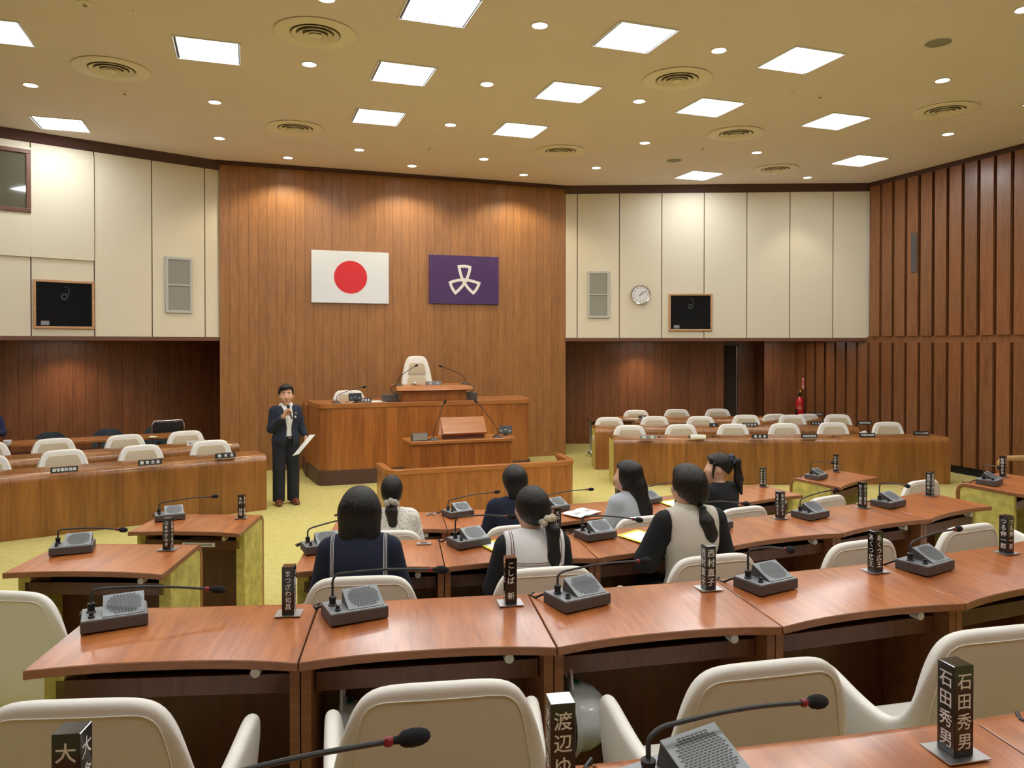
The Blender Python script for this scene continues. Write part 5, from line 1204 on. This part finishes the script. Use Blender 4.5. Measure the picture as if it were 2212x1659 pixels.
grow(hr, .0055, name='hair', mat=M['hair'], parent=man, carve=(seg(manhair), seg(lambda x, y, z: (hz_ - .062) - z)))
for sx in (-1, 1):
    mb = MB(); mb.tube([yv(sx * .014, .083, .029), yv(sx * .028, .082, .034), yv(sx * .045, .070, .030)], [.0035, .0045, .003], 8); obj('eyebrow', mb, M['hair'], man, smooth=True)
    mb = MB(); mb.tube([yv(sx * .016, .079, .006), yv(sx * .028, .080, .009), yv(sx * .042, .070, .007)], [.002, .0042, .002], 8); obj('eye', mb, M['black'], man, smooth=True)
mb = MB(); mb.tube([yv(x, .0905 - x * x * 13, -.070 + x * x * 12) for x in (-.026, -.013, 0, .013, .026)], [.003, .005, .006, .005, .003], 8); obj('mouth', mb, M['maroon'], man, smooth=True)
grow([cap((0, .0, .93), (0, .0, 1.20), .132, .145, .06), ell((0, .0, 1.21), (.145, .128, .17), .06), cap((-.035, .012, 1.385), (.035, .012, 1.385), .062, None, .03), cap((0, 0, 1.34), (0, .012, 1.40), .074, .068, .03)], .009, name='shirt', mat=M['shirt'], parent=man, cuts=((0, -.45, 1, 1.418), (0, 0, -1, -.935)))
mb = MB()
for sx in (-1, 1): mb.add([(sx * .006, .098, 1.375), (sx * .064, .035, 1.432), (sx * .074, .062, 1.385), (sx * .044, .118, 1.325), (sx * .006, .108, 1.362)], [(0, 1, 2, 3), (0, 3, 4)])
co = obj('shirt_collar', mb, M['shirt'], man); so = co.modifiers.new('s', 'SOLIDIFY'); so.thickness = .006
jk = [ell((0, 0, .90), (.198, .150, .17), .08), cap((0, .0, .93), (0, -.003, 1.20), .148, .158, .06), ell((0, -.005, 1.235), (.185, .140, .155), .06), cap((-.150, -.012, 1.328), (.150, -.012, 1.318), .064, None, .05)]
jk += [cap((.158, -.012, 1.312), (.205, .02, 1.07), .064, .058, .04), cap((.205, .02, 1.07), (.105, .165, 1.215), .058, .046, .02), cap((-.158, -.012, 1.312), (-.218, -.01, 1.07), .064, .058, .04), cap((-.218, -.01, 1.07), (-.245, .055, .975), .058, .048, .02)]
def vopen(x, y, z):
    wv = np.maximum(np.where(z > 1.08, .030 + (z - 1.08) * .16, .030 + np.clip(1.08 - z, 0, .34) * .10), .030); xo = x + .016
    return -np.maximum(np.maximum(np.abs(xo) - wv, .05 - y), .6 - z)
grow(jk, .0085, name='jacket', mat=M['navy'], parent=man, cuts=((0, 0, -1, -.745),), carve=(seg(vopen), seg(lambda x, y, z: -(np.maximum(np.sqrt(x ** 2 + (y - .01) ** 2) - .070, 1.372 - z)))))
mb = MB()
for sx in (-1, 1): mb.add([(sx * .070, .045, 1.405), (sx * .105, .06, 1.375), (sx * .122, .125, 1.27), (sx * .088, .150, 1.25), (sx * .045 - .014, .163, 1.10), (sx * .060 - .010, .140, 1.25)], [(0, 1, 2, 3, 5), (3, 4, 5)])
lp = obj('lapel', mb, M['navy'], man); so = lp.modifiers.new('s', 'SOLIDIFY'); so.thickness = .008
tr = [ell((0, 0, .93), (.165, .125, .10), .05)]
for sx in (-1, 1): tr += [cap((sx * .084, 0, .90), (sx * .098, .01, .50), .106, .086, .02), cap((sx * .098, .01, .50), (sx * .100, -.005, .06), .086, .082, .015)]
grow(tr, .0085, name='trousers', mat=M['trouser'], parent=man, cuts=((0, 0, -1, -.045), (0, 0, 1, .985)))
mb = MB(); mb.lathe([(.150, .925), (.156, .93), (.156, .962), (.150, .967)], 40, T=Matrix.Diagonal((1.0, .92, 1, 1)), caps=False); mb.box(-.045, -.005, .142, .149, .932, .961, 1); obj('belt', mb, [M['black'], M['grey_side']], man, smooth=True)
for sx in (-1, 1): grow([cap((sx * .104, -.05, .045), (sx * .114, .09, .038), .042, .044, .03), cap((sx * .114, .09, .034), (sx * .122, .165, .028), .044, .034, .03), cap((sx * .102, -.02, .05), (sx * .102, -.01, .09), .045, .042, .03)], .008, name='shoe', mat=M['brown_leather'], parent=man, cuts=((0, 0, -1, -.004), (0, 0, 1, .085)))
mb = MB(); mb.lathe([(.002, 0), (.014, 0), (.014, .004), (.002, .004)], 16, T=Matrix.Translation((-.100, .138, 1.235)) @ Matrix.Rotation(-pi / 2, 4, 'X')); obj('round_badge', mb, M['white_ink'], man); mb = MB(); mb.box(-.122, -.098, .128, .140, 1.282, 1.291); obj('lapel_pin', mb, M['white_ink'], man)
Mm = Matrix.Translation((MX, MY, 0)) @ Matrix.Rotation(R(189), 4, 'Z')
t = thing('handheld_microphone', 'black handheld microphone held at the mouth of the standing person', 'microphone', Mm @ rh)
iv = Matrix.Translation(Mm @ rh).inverted(); b0 = iv @ Mm @ Vector((-.030, .245, 1.215)); b1 = iv @ Mm @ Vector((.010, .200, 1.395))
mb = MB(); mb.tube([b0, b0.lerp(b1, .5), b0.lerp(b1, .86)], [.013, .014, .017], 14); obj('handle', mb, M['grey_side'], t, smooth=True)
mb = MB(); mb.ellipsoid(b0.lerp(b1, .95), (.024, .024, .026)); obj('grille_head', mb, M['black'], t, smooth=True)
t = thing('sheaf_of_paper', 'white papers held low in the left hand of the standing person', 'paper', Mm @ lh)
iv = Matrix.Translation(Mm @ lh).inverted(); P_ = lambda v: iv @ Mm @ Vector(v)
c0, c1, c2, c3 = (-.305, .13, .965), (-.05, .20, .695), (-.11, .30, .73), (-.355, .23, .975)
mb = MB(); o_ = [P_(v) for v in (c0, c1, c2, c3)]; nn = (o_[1] - o_[0]).cross(o_[3] - o_[0]).normalized() * .006; mb.add(o_ + [v + nn for v in o_], [(3, 2, 1, 0), (4, 5, 6, 7), (0, 1, 5, 4), (1, 2, 6, 5), (2, 3, 7, 6), (3, 0, 4, 7)]); obj('sheet', mb, M['paper'], t)

# ---- seated people
def seated(row, ang, ztop_, label, dr=.20, body_yaw=0, head_yaw=0, lean=.05, top='shirt', topmat='navy_cloth', sleeves=True, sh=.165, legs='trouser', skin='skin2', head=1.0, drop=None):
    fz = FLOORZ[row]; p = polar(RN[row] + dr, ang, fz); t = thing('person', label, 'person', p, R(ang + body_yaw)); Hh = ztop_ - fz
    sz = Hh - .305; hip = .47
    b = [ell((0, -.02, hip + .06), (.155, .12, .12), .06), cap((0, -.01, hip + .08), (0, lean * .5, sz - .18), .105, .115, .06), ell((0, lean * .6 - .01, sz - .10), (.145, .100, .15), .06), cap((-sh + .03, lean - .02, sz - .015), (sh - .03, lean - .02, sz - .015), .042, None, .05), cap((0, lean - .01, sz - .02), (0, lean + .012, Hh - .17), .052, .050, .03)]
    arms = []
    for sx in (-1, 1):
        b += [cap((sx * .08, .0, hip + .03), (sx * .09, .40, hip + .03), .075, .055, .04), cap((sx * .09, .40, hip + .03), (sx * .09, .40, .09), .052, .036, .03), cap((sx * .09, .38, .05), (sx * .09, .50, .035), .034, .028, .03)]
        e = (sx * (sh + .055), lean + .04, sz - .27); h = (sx * .14, .27, sz - .33); arms.append((e, h))
        b += [cap((sx * sh, lean - .015, sz - .03), e, .042, .034, .03), cap(e, h, .034, .023, .02)] + fingers((h[0] * .9, h[1] + .05, h[2]), (-sx * .35, .9, 0), (0, 0, 1), .9, .45, -sx)
    hd = yawed(head_prims(Hh - .012, lean + .015, head), head_yaw, 0, lean)
    grow(b + hd, .008, name='body', mat=M[skin], parent=t)
    torso = [ell((0, -.015, hip + .08), (.172, .137, .14), .06), cap((0, -.01, hip + .1), (0, lean * .5, sz - .18), .122, .133, .06), ell((0, lean * .6 - .01, sz - .10), (.165, .120, .155), .06), cap((-sh + .02, lean - .02, sz - .012), (sh - .02, lean - .02, sz - .012), .055, None, .05)]
    slv = []
    for sx, (e, h) in zip((-1, 1), arms): slv += [cap((sx * (sh - .005), lean - .015, sz - .035), e, .062, .052, .03), cap(e, tuple(Vector(e).lerp(Vector(h), .75)), .050, .040, .02)]
    nk = seg(lambda x, y, z: -(np.maximum(np.sqrt(x ** 2 + (y - lean) ** 2) - .058, sz - .0 - z)))
    ctx = dict(t=t, Hh=Hh, sz=sz, lean=lean, torso=torso, slv=slv, arms=arms, nk=nk, hip=hip, sh=sh, hy=head_yaw)
    lg = [ell((0, -.01, hip + .05), (.175, .14, .12), .05)]
    for sx in (-1, 1): lg += [cap((sx * .085, .0, hip + .03), (sx * .092, .42, hip + .03), .092, .075, .05), cap((sx * .092, .42, hip + .0), (sx * .092, .41, .08), .07, .06, .03)]
    grow(lg, .014, name='trousers', mat=M['trouser'], parent=t, cuts=((0, 0, -1, -.07),))
    return ctx
def garment(c, prims, name, mat, vox=.0095, **k): return grow(prims, vox, name=name, mat=M[mat], parent=c['t'], **k)
def infl(prims, d): return [(p[0], p[1], p[2], p[3] + d, p[4] + d, p[5]) if p[0] == 'c' else (p[0], p[1], p[2] + d, p[3], p[4]) for p in prims]
def skull(c, extra=(), thick=.012, s=1.0, name='hair', mat='hair', cut=None, yaw=None):
    Hh, l = c['Hh'], c['lean']; cz = Hh - .118; yw = c['hy'] if yaw is None else yaw
    P = yawed([ell((0, l - .012, cz + .008), (.078 * s + thick, .098 * s + thick, .110 * s), .02)] + list(extra), yw, 0, l); a = R(yw)
    f = lambda x, y: -sin(a) * x + cos(a) * (y - l)
    carve = [seg(lambda x, y, z: np.minimum(f(x, y) - .058 - np.maximum(0, z - cz - .035) * 1.6, 1))] if cut is None else cut(f, cz)
    return grow(P, .0075, name=name, mat=M[mat], parent=c['t'], carve=carve)
def scrunchie(c, pos, axis, r, mat, rr=.02):
    ax = Vector(axis).normalized(); u = ax.orthogonal().normalized(); v = ax.cross(u); pos = Vector(pos); pts = []; rad = []
    for k in range(49):
        a = 2 * pi * k / 48; w_ = .18 * sin(a * 7) ; pts.append(pos + (u * cos(a) + v * sin(a)) * r * (1 + w_ * .6) + ax * .010 * sin(a * 5)); rad.append(rr * (1 + .30 * sin(a * 9)))
    mb = MB(); mb.tube(pts, rad, 8); return obj('scrunchie', mb, M[mat], c['t'], smooth=True)
# 1: short bob, navy sailor collar
c = seated(3, -12.5, 1.487, 'seated person with a chin-length black bob and navy sailor collar with white lines', dr=.16, lean=.05, head=1.05, sh=.17)
garment(c, c['torso'] + c['slv'], 'blouse', 'navy_cloth', carve=[c['nk']]); sz, l = c['sz'], c['lean']
colr = infl(c['torso'][2:], .012); reg = seg(lambda x, y, z: np.maximum(np.maximum(np.abs(x) - .155, y - l - .01), (sz - .21) - z)); garment(c, colr, 'sailor_collar', 'navy_cloth', carve=[reg, c['nk']])
for sx in (-1, 1):
    for k in range(3):
        xc = sx * (.134 + k * .0075 - .004); garment(c, infl(c['torso'][2:], .0155), 'white_line', 'white_cloth', vox=.004, carve=[seg(lambda x, y, z, xc=xc: np.maximum(np.maximum(np.abs(x - xc) - .0024, y - l + .01), (sz - .215) - z))])
Hh = c['Hh']; cz = Hh - .118
skull(c, [ell((0, l - .015, cz - .0), (.100, .112, .118), .04), cap((-.045, l - .035, cz - .02), (-.05, l - .035, cz - .135), .066, .062, .04), cap((.045, l - .035, cz - .02), (.05, l - .035, cz - .135), .066, .062, .04)], cut=lambda f, cz: [seg(lambda x, y, z: np.minimum(f(x, y) - .05 - np.maximum(0, z - cz - .04) * 1.6, 1)), seg(lambda x, y, z: (cz - .158) - z)], thick=.016)
# 2: white sailor collar, low side ponytail with beige scrunchie
c = seated(3, -7.3, 1.465, 'seated person in black with wide white sailor collar and ponytail in a beige scrunchie', dr=.14, lean=.05, head_yaw=12, body_yaw=2)
garment(c, c['torso'] + c['slv'], 'blouse', 'black_cloth', carve=[c['nk']]); sz, l = c['sz'], c['lean']
garment(c, infl(c['torso'][2:], .016), 'sailor_collar', 'white_cloth', carve=[seg(lambda x, y, z: np.maximum(np.maximum(np.abs(x) - .168, y - l - .0), (sz - .135) - z)), c['nk']])
for k, (xa, za) in enumerate(((.142, -.105), (.130, -.092))):
    garment(c, infl(c['torso'][2:], .0195), 'maroon_line', 'maroon', vox=.004, carve=[seg(lambda x, y, z, xa=xa, za=za: np.maximum(np.maximum(np.maximum(np.abs(x) - xa - .0025, (sz + za - .0025) - z), -np.maximum(np.abs(x) - xa + .0025, (sz + za + .0025) - z)), y - l + .03)), c['nk']])
cz = c['Hh'] - .118; skull(c, [ell((.01, l - .07, cz - .04), (.06, .05, .05), .04)], thick=.016)
a = R(12); tie = Vector((.055, l - .115, cz - .055))
garment(c, [cap(tie, (tie.x + .03, tie.y - .02, tie.z - .06), .020, .034, .02), cap((tie.x + .03, tie.y - .02, tie.z - .06), (tie.x + .03, tie.y - .025, tie.z - .20), .034, .036, .03), cap((tie.x + .03, tie.y - .025, tie.z - .20), (tie.x + .045, tie.y - .02, tie.z - .31), .036, .012, .03)], 'ponytail', 'hair', vox=.007)
scrunchie(c, tie + Vector((.004, -.006, -.004)), (.4, -.5, -.9), .034, 'scrunchie_b', .016)
# 3: beige vest, low ponytail
c = seated(3, -2.15, 1.555, 'seated person in beige vest over black shirt with a low dark ponytail', dr=.16, lean=.02, head_yaw=10, sh=.175, body_yaw=-2)
sz, l = c['sz'], c['lean']; wide = []
for sx, (e, h) in zip((-1, 1), c['arms']): wide += [cap((sx * .17, l - .015, sz - .035), (e[0] + sx * .01, e[1], e[2] + .02), .066, .078, .03), cap((e[0] + sx * .01, e[1], e[2] + .02), tuple(Vector(e).lerp(Vector(h), .35)), .076, .060, .02)]
garment(c, c['torso'] + wide, 'shirt', 'black_cloth', carve=[c['nk']])
garment(c, infl(c['torso'], .012), 'vest', 'beige_cloth', carve=[seg(lambda x, y, z: np.abs(x) - .150 - np.clip(sz - .12 - z, 0, .3) * .35), c['nk']])
garment(c, [cap((-.015, l - .005, sz + .02), (.015, l - .005, sz + .02), .080, None, .02), cap((0, l - .01, sz + .02), (0, l, sz + .085), .076, .064, .03)], 'vest_collar', 'beige_cloth', vox=.006, carve=[seg(lambda x, y, z: -(np.maximum(np.sqrt(x ** 2 + (y - l) ** 2) - .056, -5))), seg(lambda x, y, z: z - sz - .078)])
cz = c['Hh'] - .118; skull(c, [ell((.012, l - .075, cz - .055), (.062, .05, .06), .04), ell((0, l + .04, cz + .07), (.07, .05, .04), .03)], thick=.018, mat='hair2')
tie = Vector((.03, l - .105, cz - .12))
garment(c, [cap(tie, (tie.x + .015, tie.y - .02, tie.z - .08), .018, .040, .02), cap((tie.x + .015, tie.y - .02, tie.z - .08), (tie.x + .035, tie.y - .02, tie.z - .15), .040, .044, .03), cap((tie.x + .035, tie.y - .02, tie.z - .15), (tie.x + .050, tie.y - .01, tie.z - .225), .044, .012, .03)], 'ponytail', 'hair2', vox=.007)
mb = MB(); mb.tube([tie + Vector((.021 * cos(q_ * pi / 6), .019 * sin(q_ * pi / 6), .0)) for q_ in range(13)], .006, 8); obj('hair_tie', mb, M['black'], c['t'])
# 4: lace blouse, small ponytail with scrunchie
c = seated(4, -11.8, 1.262, 'seated person in cream lace blouse with a short ponytail in a pale frilly scrunchie', dr=.16, lean=.05, head=.95, sh=.15)
sz, l = c['sz'], c['lean']; garment(c, infl(c['torso'] + c['slv'], .006), 'lace_blouse', 'lace', carve=[c['nk']])
cz = c['Hh'] - .118; skull(c, [ell((.0, l - .06, cz - .03), (.06, .05, .06), .04)], thick=.006)
tie = Vector((0.0, l - .115, cz - .075)); garment(c, [cap(tie, tie + Vector((0, -.02, -.06)), .018, .042, .02), cap(tie + Vector((0, -.02, -.06)), tie + Vector((0.01, -.02, -.15)), .042, .036, .03)], 'ponytail', 'hair2', vox=.007)
scrunchie(c, tie + Vector((0, -.010, -.006)), (0, -.6, -.8), .036, 'scrunchie_g', .020)
# 5: short hair, navy shirt
c = seated(4, -5.45, 1.300, 'seated person with short black hair and navy long-sleeved shirt in the farthest row', dr=.10, lean=.08, head=1.0, sh=.17, head_yaw=8)
sz, l = c['sz'], c['lean']; garment(c, c['torso'] + c['slv'], 'shirt', 'navy_cloth', carve=[c['nk']]); garment(c, [cap((0, l - .0, sz + .01), (0, l, sz + .05), .064, .056, .03)], 'collar', 'navy_cloth', vox=.006, carve=[seg(lambda x, y, z: -(np.sqrt(x ** 2 + (y - l) ** 2) - .049))])
cz = c['Hh'] - .118; skull(c, [ell((0, l - .03, cz + .0), (.094, .098, .10), .03), cap((-.025, l - .055, cz - .04), (-.025, l - .06, cz - .12), .058, .042, .04), cap((.025, l - .055, cz - .04), (.025, l - .06, cz - .12), .058, .042, .04)], thick=.014)
# 6: long straight hair, pale shirt, profile to the left
c = seated(4, .95, 1.298, 'seated person with very long straight black hair and pale blue-grey shirt', dr=.12, lean=.03, head_yaw=40, sh=.155, body_yaw=14)
sz, l = c['sz'], c['lean']; garment(c, c['torso'] + c['slv'], 'shirt', 'blue_grey_cloth', carve=[c['nk']])
cz = c['Hh'] - .118; skull(c, [cap((.0, l + .018, cz + .02), (.01, l + .0, cz - .10), .092, .074, .03)], thick=.018, cut=lambda f, cz: [seg(lambda x, y, z: np.minimum(f(x, y) - .066 - np.maximum(0, z - cz - .05) * 1.6, 1))])
garment(c, [cap((.02, l - .045, cz + .03), (.035, l - .075, cz - .10), .078, .072, .04), cap((.035, l - .075, cz - .10), (.06, l - .10, cz - .28), .074, .080, .04), cap((.06, l - .10, cz - .28), (.085, l - .10, cz - .46), .080, .070, .04)], 'long_hair', 'hair', vox=.008)
# 7: high ponytail, black shirt, profile to the left
c = seated(4, 6.9, 1.312, 'seated person in black shirt with a high ponytail in a navy scrunchie, ear showing', dr=.14, lean=.04, head_yaw=52, sh=.17, body_yaw=8)
sz, l = c['sz'], c['lean']; garment(c, c['torso'] + c['slv'], 'shirt', 'black_cloth', carve=[c['nk']])
cz = c['Hh'] - .118; ya = 52
skull(c, [ell((0, l - .06, cz + .02), (.06, .05, .06), .04), ell((0, l + .07, cz + .055), (.06, .035, .04), .03)], thick=.012, cut=lambda f, cz: [seg(lambda x, y, z: f(x, y) - .088 - np.maximum(0, z - cz - .06) * .8), seg(lambda x, y, z: (cz + .000) - z - np.clip(-f(x, y), 0, .10) * .85 + np.clip(f(x, y), 0, .07) * .35)])
lk = []
for sx in (-1, 1): lk += [cap((sx * .078, l + .048, cz + .03), (sx * .074, l + .060, cz - .04), .014, .010, .01), cap((sx * .074, l + .060, cz - .04), (sx * .066, l + .058, cz - .10), .010, .005, .01)]
for k_ in (0, 2): garment(c, yawed(lk[k_:k_ + 2], ya, 0, l), 'side_lock', 'hair', vox=.005)
bk_ = Vector((sin(R(ya)), -cos(R(ya)), 0)); tie = Vector((0, l, cz + .058)) + bk_ * .112
garment(c, [cap(tie, tie + bk_ * .045 + Vector((0, 0, -.02)), .022, .030, .02), cap(tie + bk_ * .045 + Vector((0, 0, -.02)), tie + bk_ * .060 + Vector((0, 0, -.17)), .032, .038, .03), cap(tie + bk_ * .060 + Vector((0, 0, -.17)), tie + bk_ * .085 + Vector((0, 0, -.30)), .038, .012, .03)], 'ponytail', 'hair2', vox=.007)
scrunchie(c, tie, bk_ + Vector((0, 0, .2)), .032, 'scrunchie_n', .017)
# 8: person at the far left table, only the arm in view
p = atd(-30, 940, 12.4); t = thing('person', 'navy-sleeved person cut off by the left picture edge at the back table', 'person', (p.x - .05, p.y + .1, 0), R(196))
grow([ell((0, 0, .55), (.17, .14, .14), .06), cap((0, 0, .6), (0, .02, .95), .12, .13, .06), cap((-.14, 0, 1.02), (.14, 0, 1.02), .06, None, .05), cap((0, 0, 1.0), (0, .01, 1.12), .05, None, .03), cap((.19, 0, 1.0), (.24, .06, .80), .055, .045, .03), cap((-.19, 0, 1.0), (-.24, .06, .80), .055, .045, .03), cap((.24, .06, .80), (.14, .28, .82), .042, .03, .03), cap((-.24, .06, .80), (-.14, .28, .82), .042, .03, .03)] + head_prims(1.31, .02) + [cap((s_ * .09, 0, .5), (s_ * .09, .4, .5), .08, .06, .04) for s_ in (-1, 1)] + [cap((s_ * .09, .4, .5), (s_ * .09, .4, .05), .055, .04, .03) for s_ in (-1, 1)] + fingers((.13, .32, .83), (-.3, .9, 0), (0, 0, 1)) + fingers((-.13, .32, .83), (.3, .9, 0), (0, 0, 1), side=-1), .010, name='body', mat=M['skin2'], parent=t)
grow([ell((0, 0, .57), (.185, .155, .15), .06), cap((0, 0, .6), (0, .02, .95), .14, .15, .06), cap((-.15, 0, 1.02), (.15, 0, 1.02), .075, None, .05), cap((.19, 0, 1.0), (.24, .06, .80), .072, .06, .03), cap((-.19, 0, 1.0), (-.24, .06, .80), .072, .06, .03), cap((.24, .06, .80), (.16, .23, .82), .058, .045, .03), cap((-.24, .06, .80), (-.16, .23, .82), .058, .045, .03)], .012, name='shirt', mat=plain('royal_navy_cloth', (.012, .018, .075), .9), parent=t)
grow([ell((0, -.01, 1.20), (.092, .11, .115), .03)], .010, name='hair', mat=M['hair'], parent=t, carve=(seg(lambda x, y, z: y - .05),))
